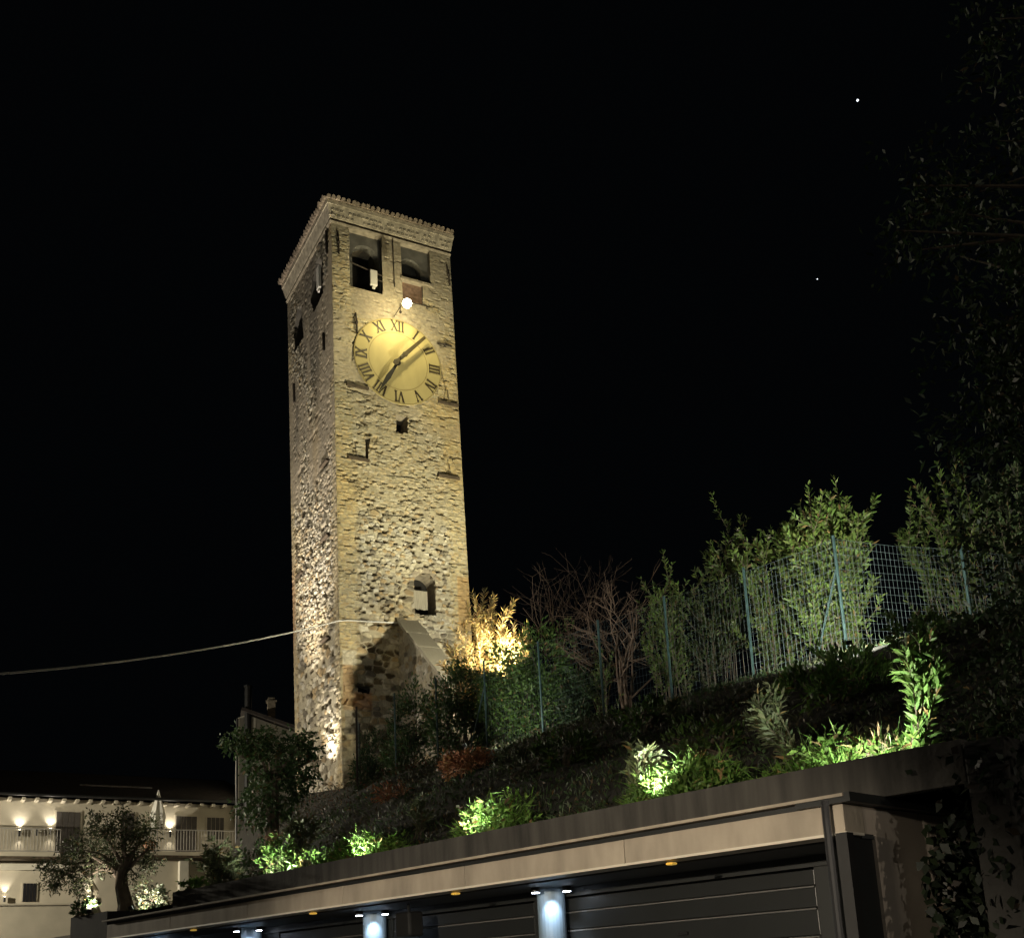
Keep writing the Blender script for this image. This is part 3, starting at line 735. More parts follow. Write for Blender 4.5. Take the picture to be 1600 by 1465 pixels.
# ------------------------------------------------------------------ garage under the bank
def G(a, z, o): return W(a, -o, z)          # a = along the front, o = out of the front (towards the street)
GB, GE = 0.0, 13.9
SPU = tuple(uv(on_plane(x, y, OG + VG * .92, VG))[0] for x, y in ((860, 1387), (585, 1420), (393, 1443), (252, 1461)))
def build_garage():
    t = thing('garage_block', 'long low garage with beige concrete edge and charcoal doors under the planted bank', 'garage', W(7, 0.5, 0))
    b = MB()
    for k in range(6): b.span(G, GB + GE * k / 6 + (.004 if k else 0), GB + GE * (k + 1) / 6 - .004, 2.602, 2.83, -.30, 0)
    b.build('fascia', M['fascia'], t, bevel=.006)
    b = MB(); b.span(G, GB - .02, GE, 2.585, 2.607, -.25, .012); b.build('drip_trim', M['trim'], t)
    b = MB(); b.span(G, GB - .03, GE, 2.832, 2.878, -.45, -.03); b.build('roof_edge', M['charcoal'], t)
    b = MB(); b.span(G, GB - .05, GE + .05, 2.88, 2.905, -.50, .07); b.build('gutter_lip', M['fascia'], t)
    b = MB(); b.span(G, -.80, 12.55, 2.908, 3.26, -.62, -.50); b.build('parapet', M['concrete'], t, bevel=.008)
    b = MB(); b.span(G, GB + .01, GE - .01, 2.57, 2.60, -1.12, -.26); b.build('soffit', M['soffit'], t)
    b = MB(); b.span(G, GB + .2, GE - .01, 2.47, 2.568, -1.35, -1.05)
    for c in (0.9, 4.30, 7.42, 10.25, 13.0): b.span(G, c - .02 if c > 1 else .2, c + .40 if c > 1 else 1.0, 0, 2.468, -1.35, -1.09)
    b.build('door_wall', M['charcoal'], t)
    for c in SPU:
        p = MB(); p.tube([W(c, .92, .006), W(c, .92, 2.566)], .155, 24); p.build('pillar', M['pillar'], t)
    for a0, a1 in ((1.01, 4.27), (4.71, 7.39), (7.83, 10.22), (10.66, 12.97)):
        d = MB(); zs = [2.462, 2.30, 2.10, 1.85, 1.60, 1.35, 1.10, .85, .60, .35, .02]
        for k in range(len(zs) - 1):
            d.span(G, a0, a1, zs[k + 1] + .012, zs[k] - .012, -1.16, -1.10)
        d.span(G, a0, a1, .02, 2.46, -1.22, -1.17)
        dr = d.build('garage_door', M['doorpaint'], t, bevel=.006)
        e = MB()
        for k in range(1, len(zs) - 1): e.span(G, a0 + .01, a1 - .01, zs[k] - .010, zs[k] + .004, -1.165, -1.094)
        e.build('edge_highlight', M['strip'], dr)  # painted highlights along the bevels under the downlights
        e = MB(); am = (a0 + a1) / 2 - .08; e.span(G, am - .06, am + .06, 1.955, 1.985, -1.095, -1.06); e.build('handle', M['steel'], dr)
    for c in SPU:
        for k in (-1, 1):
            P = W(c, .92, 0) + np.array([.17 * k, -.23, 0]); Q = W(c, .92, 0) + np.array([.04 * k, -.27, 0])
            p = MB(); p.tube([P + ZV * 2.568, P + ZV * 2.515], .05, 12)
            q = p.build('downlight', M['blackmetal'], t)
            p = MB(); p.tube([P + ZV * 2.514, P + ZV * 2.508], .044, 12); p.build('lens', M['cool'], q)
            spot('downlight_beam', Q + ZV * 2.50, W(c, .92, 1.25) + np.array([0, -.1, 0]), 17, 96, .6, COOL, .03)
    for a in (1.84, 4.9, 7.76, 11.0):
        p = MB(); p.span(G, a - .04, a + .04, 2.545, 2.568, -.13, -.05); p.build('marker_lamp', M['amber'], t, bevel=.012)
    # end wall turned to the right, with a dark panel for its shaded open side and the downpipe at the corner
    E_ = lambda a, z, o: W(-o, a, z)
    b = MB(); b.span(E_, .45, 2.4, 0, 2.83, -.28, -.002); b.span(E_, .302, .449, 2.605, 2.83, -.28, -.002); b.build('end_wall', M['endwall'], t)
    b = MB(); b.span(E_, .06, .448, 0, 2.60, -.2, -.03); b.build('shade_panel', M['charcoal'], t)  # dark sheet in place of the shade under the open canopy end
    b = MB(); b.span(E_, -.05, 2.4, 2.834, 2.91, -.4, .10); b.build('roof_edge', M['charcoal'], t)
    b = MB(); b.tube([G(.12, 2.86, .05), G(.12, 2.72, .06), G(.12, .02, .06)], .035, 10); b.build('downpipe', M['steel'], t, smooth=False)
    b = MB(); b.span(G, -.03, .07, 0, 2.60, -.06, .04); b.build('corner_post', M['blackmetal'], t)
    # box hanging in front of the doors
    k = thing('hanging_box', 'small black box hanging under the garage eave between two pillars', 'box', G(6.35, 2.18, -.55))
    b = MB(); b.span(G, 6.20, 6.50, 2.17, 2.47, -.66, -.44); b.build('housing', M['blackmetal'], k, bevel=.03)
    b = MB(); b.tube([G(6.35, 2.47, -.55), G(6.35, 2.57, -.55)], .02, 6); b.build('hanger', M['blackmetal'], k)
    # pier closing the bank on the right
    b = MB(); b.span(G, -1.15, -.82, 0, 3.22, -1.1, -.45)
    tag(b.build('concrete_pier', M['darkconcrete'], bevel=.02), 'dark concrete pier at the right end of the parapet', 'pier')
build_garage()

# ------------------------------------------------------------------ leaves and stems
GREEN = np.array([.075, .135, .030]); OLIVE = np.array([.10, .12, .06]); DARKG = np.array([.035, .06, .022])
LIME = np.array([.115, .215, .042]); GOLD = np.array([.40, .30, .13]); RUST = np.array([.26, .115, .055]); SILVER = np.array([.24, .27, .18]); DRY = np.array([.28, .22, .12])
def leaf_obj(name, P, D, ln, wd, base, parent, var=.35, fold=.12, kind=None, mt=None):
    P = np.asarray(P, float); D = np.asarray(D, float); n = len(P)
    D = D / (np.linalg.norm(D, axis=1, keepdims=True) + 1e-9)
    rv = rng.normal(size=(n, 3)); S = np.cross(D, rv); S /= np.linalg.norm(S, axis=1, keepdims=True) + 1e-9
    N = np.cross(S, D)
    ln = (np.ones(n) * ln * (.5 + .85 * rng.random(n)))[:, None]; wd = (np.ones(n) * wd * (.7 + .6 * rng.random(n)))[:, None]
    sag = -ZV * ln * .12
    V = np.stack([P, P + D * ln * .45 + S * wd / 2 + N * fold * wd, P + D * ln + sag, P + D * ln * .45 - S * wd / 2 + N * fold * wd], 1).reshape(-1, 3)
    q = np.arange(4 * n).reshape(-1, 4)
    base = np.asarray(base)
    c = (base if base.ndim == 2 else base[None]) * (1 - var + 2 * var * rng.random((n, 1))) * (1 + .25 * (rng.random((n, 3)) - .5))
    dead = rng.random((n, 1)) < .045
    c = np.where(dead, np.array([1.9, 1.25, .5]) * c.mean(1, keepdims=True) * (.5 + rng.random((n, 1))), c)
    o = mesh_obj(name, V, q, mt or M['leaf'], parent, col=np.repeat(np.clip(c, 0.005, .9), 4, 0))
    if kind: o['kind'] = kind
    return o

def rnd_dir(n): 
    d = rng.normal(size=(n, 3)); return d / np.linalg.norm(d, axis=1, keepdims=True)

def oleander(label, base, height, spread, nst=14, ln=.15, wd=.034, dens=1.0, col=GREEN, lean_=(0, 0), name='oleander_shrub', cat='shrub', group=None, bare=.25, flowers=0, bark='bark'):
    base = np.asarray(base, float); t = thing(name, label, cat, base, group)
    st = MB(); P = []; D = []; FP = []
    for k in range(nst):
        ph = 2 * math.pi * (k + rng.random()) / nst; rr = spread * math.sqrt(rng.random())
        h = height * ((.84 + .16 * rng.random()) if name == 'oleander_shrub' and height > 1.4 else (.62 + .38 * rng.random())) * (1 - .22 * (rr / max(spread, .01)) ** 2)
        tip = base + np.array([math.cos(ph) * rr + lean_[0], math.sin(ph) * rr + lean_[1], h])
        mid = base * .5 + tip * .5 + np.array([math.cos(ph) * -.10 * rr, math.sin(ph) * -.10 * rr, h * .12])
        b0 = base + np.array([rng.normal() * .06, rng.normal() * .06, 0]) * (1 + spread) + (np.array([math.cos(ph), math.sin(ph), 0]) * rr * .6 if height > 1.4 else 0)
        paths = [[b0, mid, tip]]
        for s in range(5 if height > 1.4 else (2 if height > .9 else 1)):
            if height > 1.4:
                f = .12 + .85 * rng.random(); p0 = (1 - f) ** 2 * b0 + 2 * f * (1 - f) * mid + f * f * tip
                a_ = 2 * math.pi * rng.random(); l_ = .16 + .16 * rng.random()
                e_ = np.array([math.cos(a_) * .75, math.sin(a_) * .75, .8 + .5 * rng.random()]) * h * l_ * (1.05 - .45 * f)
                paths.append([p0, p0 + e_ * np.array([.7, .7, .35]), p0 + e_])
            else:
                f = .45 + .35 * rng.random(); p0 = mid * (1 - f) + tip * f
                paths.append([p0, p0 + np.array([rng.normal() * .18 * spread, rng.normal() * .18 * spread, h * .14]), p0 + np.array([rng.normal() * .32 * spread, rng.normal() * .32 * spread, h * (.22 + .10 * rng.random())])])
        for ip, pp in enumerate(paths):
            pts = [(1 - s) ** 2 * pp[0] + 2 * s * (1 - s) * pp[1] + s * s * pp[2] for s in np.linspace(0, 1, 6)]
            st.tube(pts, np.linspace(.012, .004, 6) * (1 if height > 1 else .6) * (1 if ip == 0 else .7), 4, cap=False)
            L_ = sum(np.linalg.norm(pts[i + 1] - pts[i]) for i in range(5))
            nw = int(L_ * (1 - (bare if ip == 0 else 0)) / .055 * dens) + 2
            for j in range(nw):
                s = (bare if ip == 0 else .05) + (1 - (bare if ip == 0 else .05)) * (j + rng.random()) / nw
                p = (1 - s) ** 2 * pp[0] + 2 * s * (1 - s) * pp[1] + s * s * pp[2]
                d = (1 - s) * (pp[1] - pp[0]) + s * (pp[2] - pp[1]); d = d / np.linalg.norm(d)
                for q in range(3):
                    r = rng.normal(size=3); r -= d * (r @ d); r /= np.linalg.norm(r)
                    P.append(p); D.append(d * (.55 + .5 * s) + r * .75)
            if rng.random() < flowers: FP.append(pp[2])
    st.build('stems', M[bark], t)
    leaf_obj('foliage', P, D, ln, wd, col, t)
    if FP:
        FP = np.repeat(np.array(FP), 7, 0) + rng.normal(size=(len(FP) * 7, 3)) * .015
        leaf_obj('blossom', FP, rnd_dir(len(FP)) + ZV * .4, .05, .035, np.array([.55, .50, .42]), t, var=.15)
    return t

def clump(label, base, lobes, n, ln, wd, col, name='shrub', cat='shrub', group=None, stems=8, up=.35, shell=.55, bark='bark'):
    """shrub of leaf clusters filling several lobes (centre offset, radii), on thin stems"""
    base = np.asarray(base, float); t = thing(name, label, cat, base, group)
    tot = sum(l[1][0] * l[1][1] * l[1][2] for l in lobes); P = []; D = []; st = MB()
    for c, r in lobes:
        c = np.asarray(c, float); r = np.asarray(r, float)
        k = int(n * r[0] * r[1] * r[2] / tot); nc = max(6, k // 26)
        cd = rnd_dir(nc); rad = (shell + (1 - shell) * rng.random(nc))[:, None]
        cc = base + c + cd * rad * r * (.82 + .36 * rng.random((nc, 1)))
        per = max(3, k // nc)
        pp = np.repeat(cc, per, 0) + rng.normal(size=(nc * per, 3)) * (r.mean() * .13)
        dd = np.repeat(cd, per, 0) * .7 + rnd_dir(nc * per) * .8 + ZV * up
        P.append(pp); D.append(dd)
        for j in range(max(2, stems // len(lobes))):
            e = cc[rng.integers(nc)]; b0 = base + np.array([rng.normal() * .08, rng.normal() * .08, -.05])
            st.tube([b0, b0 * .5 + (base + c * .9) * .5 + rng.normal(size=3) * .08, base + c * .9 + rng.normal(size=3) * .1, e], [.03, .022, .014, .005], 5, cap=False)
    st.build('stems', M[bark], t)
    leaf_obj('foliage', np.concatenate(P), np.concatenate(D), ln, wd, col, t)
    return t

def twiggy(label, base, height, spread, col, nst=7, name='bare_shrub', cat='shrub', group=None, mt='twig', depth=4, leaves=0, lcol=GOLD, ln=.08, wd=.02, r0=.02):
    base = np.asarray(base, float); t = thing(name, label, cat, base, group); st = MB(); tips = []
    def grow(p, d, l, r, k):
        d = d / np.linalg.norm(d); q = p + d * l * .5 + rng.normal(size=3) * l * .05; e = q + (d + rng.normal(size=3) * .12 + ZV * .04) * l * .5
        st.tube([p, q, e], [r, r * .85, r * .65], 4 if r > .006 else 3, cap=False); tips.append((q, d)); tips.append((e, d))
        if k > 0:
            for _ in range(2 + (rng.random() < .5)):
                grow(e if rng.random() < .7 else q, d + rng.normal(size=3) * .55, l * (.62 + .2 * rng.random()), r * .62, k - 1)
    for k in range(nst):
        ph = 2 * math.pi * (k + rng.random()) / nst
        d = np.array([math.cos(ph) * spread / height, math.sin(ph) * spread / height, 1.0]) * (.7 + .5 * rng.random())
        grow(base + np.array([math.cos(ph), math.sin(ph), 0]) * .06, d, height * .36, r0, depth)
    st.build('branches', M[mt], t)
    if leaves:
        ii = rng.integers(0, len(tips), leaves)
        P = np.array([tips[i][0] for i in ii]) + rng.normal(size=(leaves, 3)) * .05
        D = np.array([tips[i][1] for i in ii]) + rnd_dir(leaves) * .7
        leaf_obj('foliage', P, D, ln, wd, lcol, t)
    return t

def bank(x, y, v):
    """point of the bank seen at a pixel of the photograph, v metres behind the garage front"""
    return on_plane(x, y, OG + VG * v, VG)
def base_at(x, y, v):
    p = bank(x, y, v); u, vv = uv(p); p = p.copy(); p[2] = ground_z(u, vv) - .03; return p
def top_at(x, y, v): return bank(x, y, v)[2]

# ------------------------------------------------------------------ fence along the bank
FV = 8.8
FT = 8.85
POSTS = [(20.65, 10.0), (19.1, 8.8), (17.4, 8.8), (15.72, 8.8), (13.94, 8.8), (12.1, 8.8), (10.3, 8.8), (8.5, 8.8), (6.6, 8.8), (4.68, 8.8), uv(EYE + ray(1500, 855) * ((FT - 1.6) / ray(1500, 855)[2])), uv(EYE + ray(1640, 868) * ((FT - 1.6) / ray(1640, 868)[2]))]
def build_fence():
    t = thing('wire_mesh_fence', 'green wire mesh fence on thin posts along the top of the dark bank', 'fence', W(8, FV, 6.7))
    ps = []
    for k, (u, v) in enumerate(POSTS):
        gz = float(ground_z(u, v)); top = FT if u > 3 else FT; bot = max(gz - .3, 6.0)
        b = MB(); ln_ = rng.normal() * .015
        b.tube([W(u, v, bot), W(u + ln_, v, top)], .028, 6)
        b.ball(W(u + ln_, v, top), .032, 4)
        p = b.build('post', M['iron'] if k < 2 else M['postgreen'], t)
        ps.append((u, v, min(gz, 6.78) + .06, top))
    for (u, v, du, dv) in ((13.94, 8.8, .75, .0), (4.68, 8.8, .85, .25)):
        b = MB(); b.tube([W(u, v + .03, 8.35), W(u + du, v + dv + .03, 6.6)], .02, 6); b.build('brace', M['postgreen'], t)
    b = MB()
    def wire(p, q, r): b.tube([p, q], r, 3, cap=False)
    for (u0, v0, z0, t0), (u1, v1, z1, t1) in zip(ps, ps[1:]):
        Lg = math.hypot(u1 - u0, v1 - v0); n = int(Lg / .085); rr = .0034 if u0 < 7 else .0014
        for k in range(n + 1):
            f = k / n; u, v = u0 + (u1 - u0) * f, v0 + (v1 - v0) * f; sg = -.03 * math.sin(math.pi * f)
            wire(W(u, v, z0 + (z1 - z0) * f), W(u, v, t0 + (t1 - t0) * f + sg - .05), rr)
        for k in range(16):
            f = k / 15
            pts = [W(u0 + (u1 - u0) * s, v0 + (v1 - v0) * s, (z0 + (z1 - z0) * s) * (1 - f) + ((t0 + (t1 - t0) * s) - .05 - .03 * math.sin(math.pi * s)) * f + .008 * rng.normal()) for s in np.linspace(0, 1, 5)]
            b.tube(pts, rr * 1.2, 3, cap=False)
    b.build('wire_mesh', M['wire'], t)
    b = MB()
    for (u0, v0, z0, t0), (u1, v1, z1, t1) in list(zip(ps, ps[1:]))[8:10]:
        b.tube([W(u0, v0 - .05, z0 - .02), W((u0 + u1) / 2, (v0 + v1) / 2 - .06, (z0 + z1) / 2 - .06), W(u1, v1 - .05, z1 - .02)], .03, 5)
    b.build('bottom_rail', M['postgreen'], t)
build_fence()

# ------------------------------------------------------------------ planting behind the fence
def tall_oleander(label, x, ytop, v, wpx, nst, dens=1.0, col=GREEN, **k):
    p = base_at(x, ytop, v); h = top_at(x, ytop, v) - p[2]; D_ = p[1]
    k['ln'] = k.get('ln', .15) * .84; k['wd'] = k.get('wd', .035) * 1.0
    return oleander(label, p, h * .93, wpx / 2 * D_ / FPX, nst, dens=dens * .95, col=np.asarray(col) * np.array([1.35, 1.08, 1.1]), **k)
GO = 'oleanders behind the wire fence'
tall_oleander('tall brightly lit oleander behind the green fence, the fullest of the row', 1275, 752, 9.7, 150, 30, 1.0, GREEN * 1.1, group=GO, bare=.12, ln=.17, wd=.042)
tall_oleander('broad oleander with flowering tips just left of the fullest one', 1195, 806, 10.1, 125, 18, .9, GREEN, group=GO, bare=.12, ln=.16, wd=.04, flowers=.3)
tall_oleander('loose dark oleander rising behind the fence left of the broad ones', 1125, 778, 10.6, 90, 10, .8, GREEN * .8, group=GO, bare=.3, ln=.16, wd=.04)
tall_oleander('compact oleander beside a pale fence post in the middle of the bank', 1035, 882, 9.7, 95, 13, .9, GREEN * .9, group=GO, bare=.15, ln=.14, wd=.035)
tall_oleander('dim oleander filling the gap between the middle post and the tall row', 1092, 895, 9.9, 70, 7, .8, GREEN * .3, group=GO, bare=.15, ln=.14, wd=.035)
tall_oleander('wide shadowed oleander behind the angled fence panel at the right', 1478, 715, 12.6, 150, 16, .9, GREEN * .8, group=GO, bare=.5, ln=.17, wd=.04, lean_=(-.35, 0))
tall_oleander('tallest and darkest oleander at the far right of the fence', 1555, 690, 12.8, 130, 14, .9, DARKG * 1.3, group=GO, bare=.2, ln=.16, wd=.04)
tall_oleander('thin narrow leaved plant beside the bare branches behind the fence', 935, 965, 9.8, 34, 5, .8, GREEN * .8, bare=.1, ln=.13, wd=.03, name='young_shrub')
GH = 'dense hedge shrubs behind the fence'
def hedge(label, x, ytop, v, wpx, n, col, dz=.0):
    p = base_at(x, ytop, v); h = top_at(x, ytop, v) - p[2]; r = wpx / 2 * p[1] / FPX
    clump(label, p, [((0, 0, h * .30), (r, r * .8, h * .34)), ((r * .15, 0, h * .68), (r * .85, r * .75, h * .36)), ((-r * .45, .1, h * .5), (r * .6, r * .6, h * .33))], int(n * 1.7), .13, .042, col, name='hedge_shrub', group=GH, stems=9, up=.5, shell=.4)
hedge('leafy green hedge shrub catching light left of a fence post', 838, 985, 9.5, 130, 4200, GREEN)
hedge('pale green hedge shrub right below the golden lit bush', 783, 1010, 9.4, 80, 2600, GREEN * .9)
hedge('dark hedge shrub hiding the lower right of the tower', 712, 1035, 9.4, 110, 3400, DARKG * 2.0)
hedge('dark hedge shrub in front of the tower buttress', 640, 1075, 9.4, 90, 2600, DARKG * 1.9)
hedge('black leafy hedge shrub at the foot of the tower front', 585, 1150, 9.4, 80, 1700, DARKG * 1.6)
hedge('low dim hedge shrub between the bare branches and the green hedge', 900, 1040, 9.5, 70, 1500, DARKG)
GBs = 'bare shrubs behind the fence'
for lab, x, y, v, wpx, d in (('bare twiggy shrub with reddish forked trunk beside the oleanders', 965, 905, 10.2, 70, 4), ('fine bare shrub against the black sky left of the forked one', 885, 895, 10.8, 110, 4), ('faint bare shrub lowest in the row above the green hedge', 925, 885, 12.0, 120, 4)):
    p = base_at(x, y, v); twiggy(lab, p, (top_at(x, y, v) - p[2]), wpx / 2 * p[1] / FPX, RUST, nst=6, group=GBs, depth=d, r0=.022 if x != 965 else .04)
# golden bush blazing in front of the tower flood
p = F(.85, 7.9, 8.3)
gb = np.array(p); ztop = atY(768, 930, gb[1])[2]
oleander('golden dry leaved bush blazing in the floodlight at the right foot of the tower', gb + UF * .3, ztop - gb[2], 1.35, 34, ln=.20, wd=.024, dens=1.0, col=GOLD * .85, name='golden_bush', bare=.12, bark='palebark')
clump('small leaved shrub glittering with light under the golden bush', F(1.2, 8.0, 6.8), [((0, 0, 1.1), (1.0, .6, .8)), ((1.3, .2, 1.2), (.9, .6, .8))], 3200, .09, .045, GOLD * .55, stems=8)  # gold leaf colour stands in for the glitter of light

# ------------------------------------------------------------------ planting on the bank
clump('low ferny green bush in the upper middle of the lit right patch', base_at(1330, 1078, 4.6), [((0, 0, .3), (.55, .4, .32)), ((-.5, 0, .2), (.4, .3, .22))], 1500, .15, .035, LIME * .75, name='low_bush', stems=6, up=.9)
oleander('leaning pale leaved oleander at the left of the lit right patch', base_at(1255, 1165, 1.9), .98, .20, 9, lean_=(-.38, .1), ln=.13, wd=.032, dens=1.1, col=OLIVE * 1.3, bare=.12)
oleander('upright bright oleander at the right of the lit right patch', base_at(1432, 1162, 1.45), 1.22, .22, 13, lean_=(.22, .05), ln=.14, wd=.034, dens=1.1, col=GREEN * 1.4, bare=.08)
oleander('small oleander glowing white green above the lit patch in mid bank', base_at(1003, 1235, 1.35), .86, .20, 14, lean_=(.06, 0), ln=.14, wd=.045, dens=1.0, col=OLIVE * 1.7, bare=.15)
oleander('little pale shrub just below the middle fence post', base_at(1052, 1118, 5.2), .45, .16, 7, ln=.11, wd=.03, col=OLIVE * 1.2, bare=.1)
oleander('dull green sapling left of the reddish dead shrub', base_at(655, 1262, 2.6), .62, .16, 7, ln=.12, wd=.03, col=OLIVE * .9, bare=.15)
oleander('tall weed with small pale flowers above the leftmost bright patch', base_at(548, 1305, 1.6), .52, .18, 9, ln=.09, wd=.025, col=OLIVE * 1.1, bare=.1, flowers=.8, name='flowering_weed', cat='weed')
oleander('spindly flowering weed on the bright patch right of the dull sapling', base_at(735, 1282, 1.5), .50, .14, 8, ln=.08, wd=.028, col=LIME * .8, bare=.1, flowers=.7, name='flowering_weed', cat='weed')
p = base_at(735, 1205, 5.6)
twiggy('reddish dead shrub sprawling on the dark bank below the fence', p, .55, 1.0, RUST, nst=14, depth=3, leaves=1600, lcol=RUST, ln=.11, wd=.04, r0=.010, name='dead_shrub')
p = base_at(612, 1240, 5.0)
twiggy('small rust brown dead shrub near the foot of the tower', p, .45, .55, RUST, nst=8, depth=3, leaves=420, lcol=RUST * .9, ln=.10, wd=.03, r0=.010, name='dead_shrub')
p = base_at(1385, 1170, 1.6)
twiggy('tuft of dry straw coloured stalks between the two lit oleanders', p, .30, .35, DRY, nst=12, depth=2, leaves=160, lcol=DRY, ln=.12, wd=.018, r0=.006, name='dry_tuft', mt='palebark')
n = 260; p = base_at(1352, 1180, 1.05)
o = leaf_obj('leaf_litter', p + UG * (rng.normal(size=n) * .22)[:, None] + VG * (rng.normal(size=n) * .10)[:, None] + ZV * (.03 + .06 * rng.random(n))[:, None], rnd_dir(n) * np.array([1, 1, .3]), .11, .06, DRY * .55, None, kind='stuff')
tag(o, 'heap of pale dry leaves on the bank edge in the lit right patch', 'dead leaves')
# left end of the bank
for lab, x, y, v, r, n, cc in (('dim dark green bush alone on the black middle of the bank', 885, 1190, 4.6, .55, 900, GREEN * .7),
        ('low dim bush between the small glowing oleander and the lit right patch', 1110, 1190, 3.2, .5, 800, GREEN * .7),
        ('dim bush above the small glowing oleander under the fence', 1010, 1120, 5.6, .5, 800, GREEN * .8),
        ('shadowy bush at the fence foot just right of the lit ferny bush', 1440, 1060, 6.0, .5, 800, GREEN * .8),
        ('murky bush on the bank right of the reddish dead shrub', 820, 1225, 4.4, .5, 800, OLIVE * .6)):
    clump(lab, base_at(x, y, v), [((0, 0, .22), (r, r * .7, .30)), ((r * .5, .1, .3), (r * .6, r * .5, .28))], n, .12, .034, cc, name='low_bush', stems=6, up=.7, group='dim bushes on the dark bank')
oleander('pale leaved shrub lit from below at the left end of the parapet', base_at(343, 1385, 1.6), 1.0, .42, 22, ln=.12, wd=.04, col=OLIVE * 1.3, bare=.1)
oleander('bushy green shrub beside the pale one on the left bank', base_at(432, 1345, 1.8), .75, .34, 14, ln=.11, wd=.045, col=GREEN * 1.3, bare=.1)
oleander('shaggy shrub with yellow tips between the left bushes and the tower', base_at(468, 1330, 2.4), .95, .32, 13, ln=.12, wd=.035, col=OLIVE, bare=.1)
clump('low rounded dark shrub on the left bank below the ivy clad tree', base_at(395, 1350, 3.2), [((0, 0, .4), (.6, .5, .45)), ((.5, .2, .5), (.5, .4, .4))], 1600, .10, .04, DARKG * 1.4, stems=6)
clump('tangled reddish scrub at the foot of the lit tower corner', base_at(515, 1262, 6.2), [((0, 0, .3), (.9, .6, .45)), ((-.9, 0, .25), (.7, .5, .4))], 1500, .10, .025, RUST * .9 + OLIVE * .35, stems=10, name='scrub')
clump('dim grey green scrub sloping down from the ivy clad tree', base_at(440, 1275, 6.8), [((0, 0, .4), (1.0, .7, .7)), ((.8, -.3, .3), (.8, .5, .5))], 2200, .11, .035, OLIVE * .8, stems=10, name='scrub')
clump('tiny pale succulent at the parapet edge left of the bright patches', base_at(480, 1352, .85), [((0, 0, .14), (.06, .06, .16))], 150, .08, .04, SILVER * 1.4, stems=2, name='succulent', cat='plant')
# ivy clad tree in front of the gable house
def ivy_tree():
    b0 = np.array(atY(425, 1300, 29.5)); u, v = uv(b0); b0[2] = float(ground_z(u, v))
    t = thing('ivy_clad_tree', 'dark ivy clad tree standing before the white gable left of the tower', 'tree', b0)
    m_ = MB(); P = []; D = []
    tr = [b0 - ZV * .3, atY(425, 1230, 29.6), atY(440, 1165, 29.8)]
    m_.tube(tr, [.22, .17, .1], 8)
    for (x, y, rx, rz, k) in ((420, 1185, .75, .85, 1300), (395, 1160, .55, .5, 600), (470, 1165, .55, .45, 600), (440, 1235, .8, .8, 1200), (405, 1260, .7, .7, 900), (360, 1165, .30, .22, 140), (455, 1215, .6, .6, 600), (482, 1190, .32, .5, 260)):
        c = atY(x, y, 29.6 + rng.normal() * .3); m_.tube([tr[1] + rng.normal(size=3) * .1, (tr[1] + c) / 2 + ZV * .1, c], [.06, .04, .015], 5, cap=False)
        nc = k // 14; cd = rnd_dir(nc); cc = c + cd * np.array([rx, rx * .8, rz]) * (.35 + .7 * rng.random((nc, 1)))
        pp = np.repeat(cc, 14, 0) + rng.normal(size=(nc * 14, 3)) * .10
        P.append(pp); D.append(np.repeat(cd, 14, 0) * .6 + rnd_dir(nc * 14) - ZV * .2)
    m_.build('trunk', M['bark'], t)
    leaf_obj('crown', np.concatenate(P), np.concatenate(D), .13, .075, DARKG * 1.7, t)
ivy_tree()

